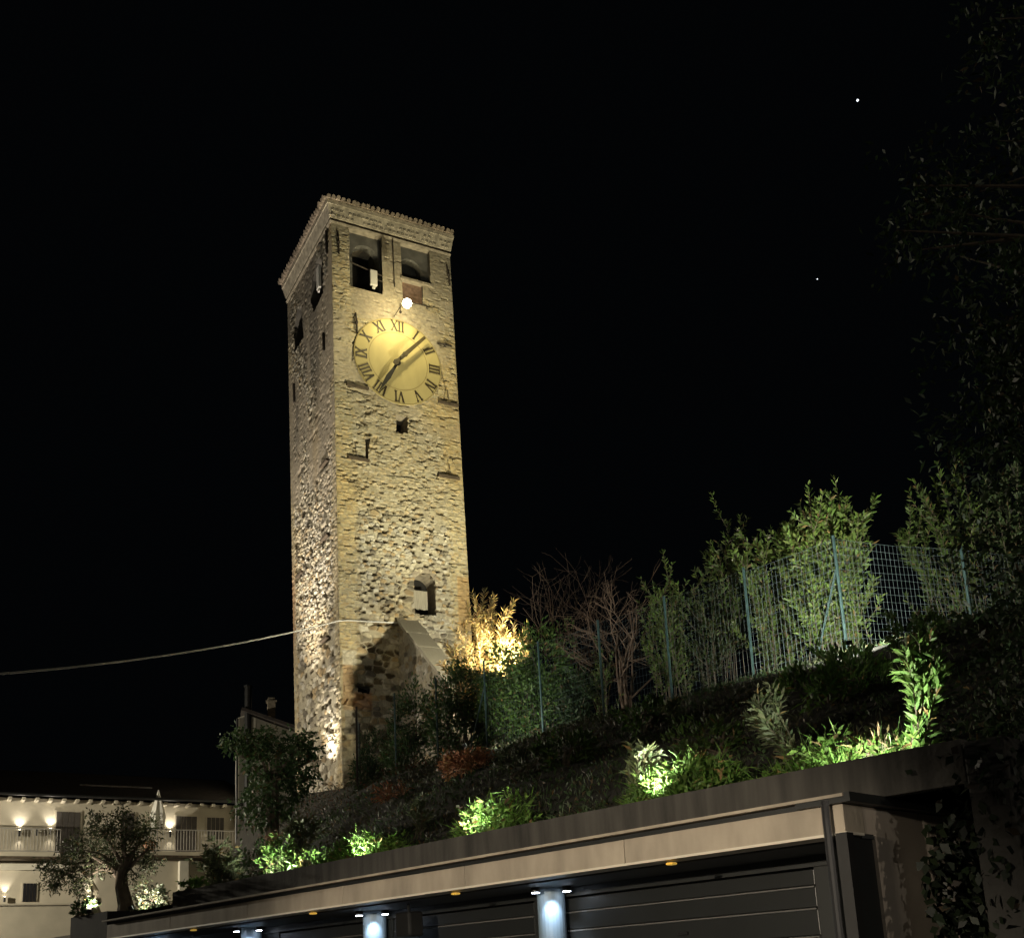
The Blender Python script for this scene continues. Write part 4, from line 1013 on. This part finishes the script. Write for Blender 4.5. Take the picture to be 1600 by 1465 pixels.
# weeds and grass on the bank
SPOTS = [(8.15, .76), (5.75, .76), (2.80, .76), (.20, .80), (3.3, 6.4), (12.0, 6.6), (11.1, .76), (9.9, .76)]
def build_cover():
    n = 26000
    u = -3.5 + 18.5 * rng.random(n); v = .68 + 9.5 * rng.random(n) ** 1.3
    P = OG + UG * u[:, None] + VG * v[:, None] + ZV * ground_z(u, v)[:, None]
    D = rnd_dir(n) * .8 + ZV * .9
    k = fnoise(u * .9, v * .9)[:, None]
    c = np.where(k > .5, DARKG * 1.2, OLIVE * .5) + 0 * P
    dry = rng.random((n, 1)) < .12; c = np.where(dry, DRY * .25, c)
    Ps, Ds, Cs = [P], [D], [c]
    n2 = 9000; u = 14 + 12 * rng.random(n2); v = 4.5 + 8.5 * rng.random(n2)
    Ps.append(OG + UG * u[:, None] + VG * v[:, None] + ZV * (ground_z(u, v) + .25 * rng.random(n2) ** 2)[:, None]); Ds.append(rnd_dir(n2) + ZV * .8)
    Cs.append(np.where(rng.random((n2, 1)) < .3, RUST * .35, OLIVE * .4) + 0 * Ps[-1])
    for (uc, vc, ru, rv, m_, h) in ((8.35, 1.30, .50, .35, 1500, .42), (8.0, 1.45, .3, .3, 600, .30), (5.72, 1.28, .42, .34, 1500, .42), (5.45, 1.5, .25, .3, 500, .5), (2.95, 1.28, .34, .32, 1500, .34), (2.55, 1.32, .34, .30, 1400, .46), (2.3, 1.5, .3, .3, 700, .36), (.55, 1.5, .55, .5, 1300, .20), (1.05, 1.45, .30, .4, 700, .36), (1.5, 1.6, .3, .4, 300, .2), (9.9, 1.3, .5, .45, 900, .34), (9.1, 1.6, .4, .5, 500, .3)):
        d = rnd_dir(m_); d[:, 2] = np.abs(d[:, 2]); rr = .55 + .5 * rng.random(m_)
        ph = fnoise(d[:, 0] * 2 + uc * 3, d[:, 1] * 2 + 5)
        rr = rr * (.6 + .9 * ph)
        uu = uc + d[:, 0] * ru * rr; vv = np.maximum(vc + d[:, 1] * rv * rr, .68)
        z = ground_z(uu, vv) + h * d[:, 2] * rr
        Ps.append(OG + UG * uu[:, None] + VG * vv[:, None] + ZV * z[:, None])
        Ds.append(UG * d[:, :1] * .5 + VG * d[:, 1:2] * .5 + rnd_dir(m_) * .8 + ZV * .55)
        Cs.append(np.repeat(LIME[None] * 1.0, m_, 0) * (.6 + .7 * rng.random((m_, 1))))
    P, D, c = map(np.concatenate, (Ps, Ds, Cs))
    q = P - OG; pu, pv = q @ UG, q @ VG; ok = np.ones(len(P), bool)
    for (su, sv) in SPOTS: ok &= np.hypot(pu - su, (pv - sv - .12) * 1.0) > (.85 if sv > 4 else .42 if su < 1 else .26)
    P, D, c = P[ok], D[ok], c[ok]
    thin = rng.random(len(P)) < .3
    o = leaf_obj('ground_cover', P, D, np.where(thin, .22, .10), np.where(thin, .011, .036), c, None, kind='stuff')
    tag(o, 'weeds and grass covering the dark bank above the garage', 'weeds')
build_cover()

# garden spots hidden behind the parapet
GS = 'small garden spots behind the parapet'
for (u, v, tu, tv, tz, wt, an, lab) in (
        (8.15, .76, 8.1, 2.0, 4.5, 300, 70, 'small garden spot lighting the leftmost bright weeds on the bank'),
        (5.75, .76, 5.6, 2.0, 4.6, 300, 70, 'small garden spot lighting the weeds below the dead shrub'),
        (2.80, .76, 2.65, 2.0, 4.9, 340, 66, 'small garden spot lighting the white green oleander'),
        (0.20, .80, 1.0, 2.8, 5.2, 330, 110, 'garden spot between the two lit oleanders on the right'),
        (3.3, 6.4, 5.0, 9.7, 8.9, 1700, 104, 'garden spot behind the ferny bush aimed up at the tall oleanders'),
        (12.2, 6.6, 12.2, 9.4, 8.2, 330, 80, 'garden spot added in the scrub to brighten the green hedge'),  # added lamp, keeps the hedge from going dark
        (11.1, .76, 11.7, 1.8, 4.1, 380, 80, 'small garden spot under the pale shrub at the left end'),
        (9.9, .76, 9.7, 2.2, 4.8, 420, 75, 'small garden spot under the bushy green shrub')):
    z = float(ground_z(u, v)) + .11
    if v > 4: z += .22
    floodlight(W(u, v, z), W(tu, tv, tz), wt, an, lab, .55, GREENW, .03, GS, .35, M['dimlens'])

# ------------------------------------------------------------------ far right: evergreen tree, ivy on the end wall
def big_tree():
    b0 = W(-3.6, 3.6, 0); b0[2] = float(ground_z(-3.6, 3.6)) - .2
    t = thing('evergreen_tree', 'huge nearly black evergreen tree along the right edge', 'tree', b0)
    m_ = MB(); m_.tube([b0, b0 + ZV * 5, b0 + ZV * 11 + UG * .3], [.32, .22, .08], 9); P = []; D = []
    B = b0[1]
    for (x, y, r, k) in ((1590, 560, .75, 900), (1560, 640, .6, 700), (1600, 720, .9, 900), (1605, 840, .7, 700), (1612, 950, .7, 700), (1600, 1010, .5, 400), (1610, 450, .8, 700),
                         (1590, 330, .7, 420), (1530, 300, .55, 260), (1480, 330, .45, 180), (1430, 290, .40, 150), (1440, 390, .40, 150), (1560, 220, .6, 260), (1600, 110, .8, 380), (1560, 30, .6, 260), (1500, 400, .4, 130), (1400, 360, .25, 60), (1600, 1080, .7, 500), (1610, 1160, .6, 420)):
        c = atY(x, y, B + rng.normal() * .25); zc = b0 + ZV * max(1.0, (c[2] - b0[2]) * .92 - .3)
        m_.tube([zc, (zc * .6 + c * .4) + ZV * .3 + rng.normal(size=3) * .12, (zc * .25 + c * .75) + rng.normal(size=3) * .12, c], [.05, .03, .018, .006], 5, cap=False)
        nc = max(6, k // 12); cd = rnd_dir(nc); cc = c + cd * r * (.25 + .8 * rng.random((nc, 1)))
        P.append(np.repeat(cc, 12, 0) + rng.normal(size=(nc * 12, 3)) * .07); D.append(np.repeat(cd, 12, 0) * .5 + rnd_dir(nc * 12))
    m_.build('trunk', M['bark'], t)
    leaf_obj('crown', np.concatenate(P), np.concatenate(D), .09, .032, DARKG * .65, t)
big_tree()
def ivy():
    n = 1500; v = 1.0 + 1.5 * rng.random(n); z = .4 + 2.35 * rng.random(n)
    ok = v > 1.06 + .12 * np.sin(z * 5) + .15 * (rng.random(n) - .3); v, z = v[ok], z[ok]; n = len(v)
    P = OG + VG * v[:, None] - UG * (.03 + .12 * rng.random(n))[:, None] + ZV * z[:, None]
    o = leaf_obj('ivy', P, rnd_dir(n) * .7 - UG * .5 - ZV * .5, .12, .085, DARKG * .2, None)
    tag(o, 'black green ivy hanging over the garage end wall', 'ivy')
    n = 900; P = W(-1.0, .6, 0) + UG * (rng.normal(size=n) * .22)[:, None] - VG * (.2 * rng.random(n))[:, None] + ZV * (3.2 * rng.random(n))[:, None]
    o = leaf_obj('creeper', P, rnd_dir(n) - ZV * .5, .10, .06, DARKG * .2, None)
    tag(o, 'dark creeper trailing down the concrete pier at the right', 'creeper')
ivy()

# ------------------------------------------------------------------ planting and olive at the left end
TZ = 3.06
def olive():
    b0 = atY(198, 1434, 20.0); b0[2] = TZ; t = thing('olive_tree', 'gnarled olive tree with grey green crown in front of the house', 'tree', b0)
    Y = b0[1]; m_ = MB()
    m_.tube([b0 - ZV * .05, atY(196, 1412, Y), atY(190, 1385, Y), atY(190, 1362, Y), atY(206, 1335, Y)], [.19, .135, .115, .10, .05], 9)
    m_.tube([atY(190, 1372, Y), atY(168, 1350, Y), atY(140, 1335, Y)], [.075, .05, .02], 7)
    m_.tube([atY(190, 1365, Y), atY(212, 1345, Y), atY(232, 1325, Y)], [.06, .04, .02], 7)
    P = []; D = []
    for (x, y, r, k) in ((200, 1300, .34, 700), (160, 1300, .34, 700), (120, 1325, .32, 560), (95, 1350, .28, 420), (150, 1345, .30, 480), (220, 1330, .28, 420), (235, 1350, .22, 260), (180, 1335, .30, 420), (190, 1275, .22, 280), (85, 1370, .2, 200), (125, 1375, .24, 240), (215, 1370, .18, 160), (235, 1305, .18, 160), (145, 1280, .2, 200)):
        c = atY(x, y, Y + rng.normal() * .25); m_.tube([atY(196, 1360, Y), (atY(190, 1340, Y) + c) / 2, c], [.035, .022, .006], 5, cap=False)
        nc = k // 10; cd = rnd_dir(nc); cc = c + cd * r * (.3 + .75 * rng.random((nc, 1)))
        P.append(np.repeat(cc, 10, 0) + rng.normal(size=(nc * 10, 3)) * .045); D.append(np.repeat(cd, 10, 0) * .5 + rnd_dir(nc * 10))
    m_.build('trunk', M['bark'], t)
    leaf_obj('crown', np.concatenate(P), np.concatenate(D), .08, .026, OLIVE * .75, t)
    b1 = atY(152, 1436, 20.2); b1[2] = TZ; q = thing('young_olive_tree', 'slender pale barked young olive left of the gnarled one, its trunk lit white', 'tree', b1)
    m_ = MB(); m_.tube([b1, atY(146, 1412, 20.2), atY(149, 1392, 20.2), atY(137, 1368, 20.2), atY(120, 1350, 20.2)], [.10, .08, .065, .045, .02], 8)
    m_.build('trunk', M['palebark'], q); P = []; D = []
    for (x, y, r, k) in ((105, 1365, .26, 320), (80, 1380, .2, 180), (125, 1388, .2, 180), (70, 1355, .18, 140)):
        c = atY(x, y, 20.2 + rng.normal() * .2); nc = k // 10; cd = rnd_dir(nc); cc = c + cd * r * (.3 + .75 * rng.random((nc, 1)))
        P.append(np.repeat(cc, 10, 0) + rng.normal(size=(nc * 10, 3)) * .045); D.append(np.repeat(cd, 10, 0) * .5 + rnd_dir(nc * 10))
    leaf_obj('crown', np.concatenate(P), np.concatenate(D), .08, .026, OLIVE * .8, q)
olive()
def tz(x, y): 
    p = atY(x, y, 20.0); return np.array([p[0], p[1], TZ])
clump('silver leaved shrub lit white beside the olive trunk', atY(238, 1432, 19.8) * np.array([1, 1, 0]) + ZV * TZ, [((0, 0, .22), (.26, .24, .26))], 900, .07, .035, SILVER, stems=5, group='lit shrubs around the olive')
clump('glossy green shrub at the parapet end right of the silver one', W(13.2, 1.2, TZ), [((0, 0, .25), (.28, .26, .24))], 600, .09, .05, GREEN * 1.5, stems=5, group='lit shrubs around the olive')
clump('pale grey green shrub behind the olive between its two trunks', W(15.25, 1.35, TZ), [((0, 0, .32), (.26, .26, .32))], 700, .07, .035, SILVER * .7, stems=5, group='lit shrubs around the olive')
clump('dark low shrub at the bottom left corner of the bed', W(15.3, .15, TZ), [((0, 0, .15), (.25, .25, .2))], 400, .08, .04, DARKG * 1.3, stems=4, group='lit shrubs around the olive')
GU = 'uplights around the olive tree'
floodlight(W(14.95, .12, TZ + .08), W(15.25, .35, 3.6), 170, 90, 'small uplight at the pale second trunk of the olive', .7, NEUT, .03, GU, .35, M['dimlens'])
floodlight(W(14.0, .45, TZ + .06), W(14.05, 1.2, 3.5), 130, 110, 'small uplight under the silver shrub beside the olive', .7, NEUT, .03, GU, .35, M['dimlens'])
floodlight(W(15.5, .35, TZ + .06), W(15.8, 1.0, 3.7), 100, 100, 'small uplight under the shrub behind the olive', .7, NEUT, .03, GU, .35, M['dimlens'])

# ------------------------------------------------------------------ house beyond the garden
def build_house():
    t = thing('cream_house', 'long cream house with balconies and lit wall lamps at the lower left', 'house', HW(0, 4.2, 0))
    b = MB(); b.span(HW, -9.5, 5.7, 4.0, 10.40, -7, 0); b.build('wall', M['plaster'], t)
    b = MB()
    b.poly([HW(-10, 10.46, .85), HW(6.0, 10.46, .85), HW(6.0, 12.3, -3.6), HW(-10, 12.3, -3.6)])
    b.poly([HW(-10, 10.40, .85), HW(-10, 12.2, -3.6), HW(6.0, 12.2, -3.6), HW(6.0, 10.40, .85)])
    b.poly([HW(-10, 10.46, .85), HW(-10, 10.40, .85), HW(6.0, 10.40, .85), HW(6.0, 10.46, .85)])
    b.poly([HW(-10, 12.3, -3.6), HW(6.0, 12.3, -3.6), HW(6.0, 10.4, -8), HW(-10, 10.4, -8)])
    rf = b.build('roof', M['rooftile'], t)
    b = MB(); b.tube([HW(-10, 10.42, .92), HW(6.0, 10.42, .92)], .07, 8); b.build('gutter', M['blackmetal'], rf)
    b = MB(); b.span(HW, -1.55, 1.70, 11.22, 11.30, -1.0, -.95); b.build('roof_rail', M['steel'], rf)
    for k in range(27):
        a = -9.0 + .55 * k; b = MB(); b.span(HW, a - .07, a + .07, 10.22, 10.34, .002, .62); b.build('rafter_end', M['plaster'], t)
    def opening(name, a0, a1, z0, z1, mt):
        b = MB(); b.span(HW, a0 - .06, a1 + .06, z0, z1 + .06, .002, .03); o = b.build(name, M['plaster'], t)
        b = MB(); n = 4
        for k in range(n): b.span(HW, a0 + (a1 - a0) * k / n + .01, a0 + (a1 - a0) * (k + 1) / n - .01, z0, z1, .005, .045)
        b.build('leaf' if 'door' in name else 'shutter', mt, o)
    opening('door', -2.63, -1.62, 7.92, 9.84, M['shutter'])
    opening('door', 2.60, 3.58, 7.98, 9.80, M['shutter'])
    opening('window', .14, .72, 8.60, 9.86, M['shutter'])
    opening('window', 4.05, 4.86, 8.75, 9.78, M['shutter'])
    opening('window', -3.84, -3.30, 5.9, 6.68, M['glassdark'])
    opening('window', -8.2, -7.3, 7.92, 9.84, M['shutter'])
    def balcony(a0, a1, z, h, o):
        b = MB(); b.span(HW, a0, a1, z - .16, z, .004, o); s = b.build('balcony', M['plaster'], t)
        b = MB(); n = int((a1 - a0) / .13)
        for k in range(n + 1):
            a = a0 + (a1 - a0) * k / n; b.tube([HW(a, z + .04, o - .05), HW(a, z + h, o - .05)], .014, 4)
        for zz in (z + .06, z + h): b.tube([HW(a0, zz, o - .05), HW(a1, zz, o - .05)], .025, 5)
        b.build('railing', M['railing'], s)
        b = MB(); b.span(HW, a0, a1, z - .26, z - .162, .004, o - .02); b.build('edge_beam', M['timber'], s)
    balcony(-9.4, -2.55, 7.90, 1.02, 1.0)
    balcony(.95, 5.6, 7.98, 1.0, 1.3)
    b = MB(); b.span(HW, -9.4, -2.0, 7.25, 7.55, .004, .10); b.build('band', M['whiteplaster'], t)
    b = MB(); b.span(HW, 2.75, 3.15, 4.0, 7.7, .004, .35); b.build('pilaster', M['whiteplaster'], t)
    for a, z, lit in ((-4.1, 8.86, 1), (-2.85, 8.95, 1), (2.33, 8.95, 1), (-3.4, 8.9, 0), (-7.0, 8.9, 1)):
        b = MB(); b.tube([HW(a, z - .16, .10), HW(a, z + .12, .10)], .05, 8); b.span(HW, a - .02, a + .02, z - .05, z + .02, .003, .10)
        wl = b.build('wall_lamp', M['blackmetal'], t)
        if lit:
            b = MB(); b.tube([HW(a, z + .121, .10), HW(a, z + .128, .10)], .042, 8); b.build('lens', M['warm'], wl)
            spot('wall_lamp_beam', HW(a, z + .14, .17), HW(a, z + 1.2, .06), 85, 96, 1.0, NEUT, .04)
            spot('wall_lamp_beam', HW(a, z - .20, .17), HW(a, z - 1.2, .06), 14, 90, 1.0, NEUT, .04)
    for a, z in ((-4.55, 6.0), (-1.15, 6.0)):
        b = MB(); b.tube([HW(a, z - .12, .10), HW(a, z + .10, .10)], .05, 8); wl = b.build('wall_lamp', M['blackmetal'], t)
        b = MB(); b.tube([HW(a, z + .101, .10), HW(a, z + .108, .10)], .042, 8); b.build('lens', M['warm'], wl)
        spot('wall_lamp_beam', HW(a, z + .14, .12), HW(a, z + 1.2, .10), 70, 70, .7, NEUT, .04)
    # terrace wall below the house
    b = MB(); b.span(HW, -9.5, -1.0, 3.0, 5.62, 1.2, 1.5); b.span(HW, -9.5, -.95, 5.622, 5.70, 1.15, 1.55)
    tag(b.build('terrace_wall', M['plaster']), 'cream terrace wall below the long house in the bottom left corner', 'wall')
    # closed parasol and potted plant on the balcony
    p = HW(1.62, 7.98, .7); q = thing('closed_parasol', 'closed white parasol standing on the house balcony', 'parasol', p)
    b = MB(); b.tube([p, p + ZV * 2.9], .03, 6); b.ball(p + ZV * .05, .22, 5, (1, 1, .3)); b.build('pole', M['railing'], q)
    b = MB(); n = 12
    prof = [(1.15, .30), (1.7, .36), (2.2, .22), (2.85, .03)]
    for (z0, r0), (z1, r1) in zip(prof, prof[1:]):
        for k in range(n):
            f = lambda r, j: r * (1 if j % 2 else .72)
            P_ = lambda z, r, j: p + np.array([f(r, j) * math.cos(2 * math.pi * j / n), f(r, j) * math.sin(2 * math.pi * j / n), z])
            b.poly([P_(z0, r0, k), P_(z0, r0, k + 1), P_(z1, r1, k + 1), P_(z1, r1, k)])
    b.build('canopy', M['canvas'], q)
    p = HW(1.25, 7.98, .8); q = thing('potted_plant', 'leafy plant in a terracotta pot on the house balcony', 'potted plant', p)
    b = MB(); b.tube([p, p + ZV * .5], [.22, .30], 12); b.build('pot', M['terracotta'], q)
    n = 500; cd = rnd_dir(n); P = p + ZV * 1.15 + cd * np.array([.55, .55, .65]) * (.3 + .7 * rng.random((n, 1)))
    leaf_obj('foliage', P, cd + rnd_dir(n), .16, .06, OLIVE, q)
build_house()

def gable_house():
    y0 = 46.0
    a = UH; c0 = atY(371, 1200, y0)[:2]; c0 = np.array([c0[0], c0[1], 0])
    UH_ = az(75); NH_ = np.array([UH_[1], -UH_[0], 0.0])
    fn = lambda s, z, o: c0 + UH_ * s + NH_ * o + ZV * z
    t = thing('gable_house', 'narrow white gabled house with two chimneys half hidden by ivy beside the tower', 'house', fn(2, 4.2, -2))
    zt = atY(375, 1112, y0)[2]; zb = 4.0
    b = MB(); pr = [(0, zb), (6.5, zb), (6.5, zt - 2.35), (0.35, zt - .1), (0, zt - .25)]
    b.poly([fn(s, z, 0) for s, z in pr]); b.poly([fn(s, z, -8) for s, z in pr[::-1]])
    for p, q in zip(pr, pr[1:] + pr[:1]): b.poly([fn(p[0], p[1], 0), fn(p[0], p[1], -8), fn(q[0], q[1], -8), fn(q[0], q[1], 0)])
    b.build('wall', M['whiteplaster'], t)
    b = MB(); d = (UH_ * 6.5 - ZV * 2.25); d = d / np.linalg.norm(d); e = np.cross(NH_, d)
    cc = (fn(.30, zt - .06, 0) + fn(6.6, zt - 2.3, 0)) / 2 - NH_ * 3.9
    b.obox(cc + ZV * .10, d * 3.5, NH_ * 4.3, e * .07); rf = b.build('roof', M['rooftile'], t)
    x, z = .62, zt - .2
    b = MB(); b.tube([fn(x - .2, 5, .2), fn(x - .2, z + 1.25, .2)], .15, 10); b.tube([fn(x - .2, z + 1.25, .2), fn(x - .2, z + 1.32, .2)], .19, 10); b.build('flue', M['blackmetal'], rf)
    b = MB(); b.span(fn, 1.28, 1.62, z - .4, z + .95, -1.4, -1.05); b.span(fn, 1.22, 1.68, z + .952, z + 1.02, -1.46, -.99); b.span(fn, 1.30, 1.60, z + 1.022, z + 1.15, -1.38, -1.07); b.build('chimney', M['plainstone'], rf)
    b = MB(); b.tube([fn(-.02, zt - .3, .06), fn(-.02, 6, .06)], .05, 6); b.build('downpipe', M['blackmetal'], t)
gable_house()

# ------------------------------------------------------------------ lamps out of view behind and beside the camera, mostly added fill
def offscreen_lamp(label, x, y, z, aim, watt, angle, blend, col, only_point=False):
    t = thing('offscreen_lamp', label, 'street lamp', (x, y, 0), 'street lamps outside the frame')
    p = np.array([x, y, 0.0]); d = np.array([aim[0] - x, aim[1] - y, 0]); d = d / np.linalg.norm(d)
    b = MB(); b.tube([p, p + ZV * .6], [.11, .08], 10); b.tube([p + ZV * .6, p + ZV * (z + .1), p + ZV * (z + .3) + d * .5], [.06, .045, .035], 10); b.build('pole', M['blackmetal'], t)
    h = p + ZV * (z + .25) + d * .8; s = np.cross(d, ZV)
    b = MB(); b.obox(h, d * .35, s * .14, ZV * .05); b.build('head', M['blackmetal'], t, bevel=.02)
    b = MB(); b.obox(h - ZV * .054, d * .28, s * .10, ZV * .003); b.build('lens', M['warm'], t)
    if only_point: point('fill_lamp_light', h - ZV * .15, watt, col, .12)
    else: spot('offscreen_lamp_beam', h - ZV * .12, aim, watt, angle, blend, col, .12)
offscreen_lamp('low dark street lamp lighting the garage front', -5.5, 0.0, 3.3, (.5, 12.0, -2.0), 5600, 60, .35, (1.0, .86, .66))
offscreen_lamp('tall dark lamp added far behind the viewpoint as general fill light', 12.0, -18.0, 8.5, (3, 10, 0), 1500, 160, 1, (1.0, .93, .80), True)  # added as ambient fill for the tree and the bank
offscreen_lamp('slim dark lamp added right of the garage to light its end wall', 14.0, -6.0, 4.2, (3.3, 9.6, 1.2), 1100, 30, .6, (1.0, .88, .70))  # added only to brighten the garage end wall
offscreen_lamp('dark lamp added left of the garage to light the foot of the tower', -24.0, 18.0, 7.5, (-7.5, 36.0, 10.5), 6000, 46, .8, (1.0, .90, .72))  # added to lift the shadowed tower foot and the gable
offscreen_lamp('dark lamp added in the lane to light the cream house', -31.0, 37.0, 8.0, (-18, 50, 6), 18000, 160, 1, (1.0, .90, .70), True)  # added for general light on the house front

# ------------------------------------------------------------------ stars
for x, y, r, lab in ((1340, 157, 1.0, 'bright white star high in the black sky at the right'), (1277, 436, 0.5, 'faint small star lower in the black sky')):
    b = MB(); d = ray(x, y); d = d / np.linalg.norm(d); b.ball(EYE + d * 900, r * .8, 5)
    tag(b.build('star', M['starglow']), lab, 'star')
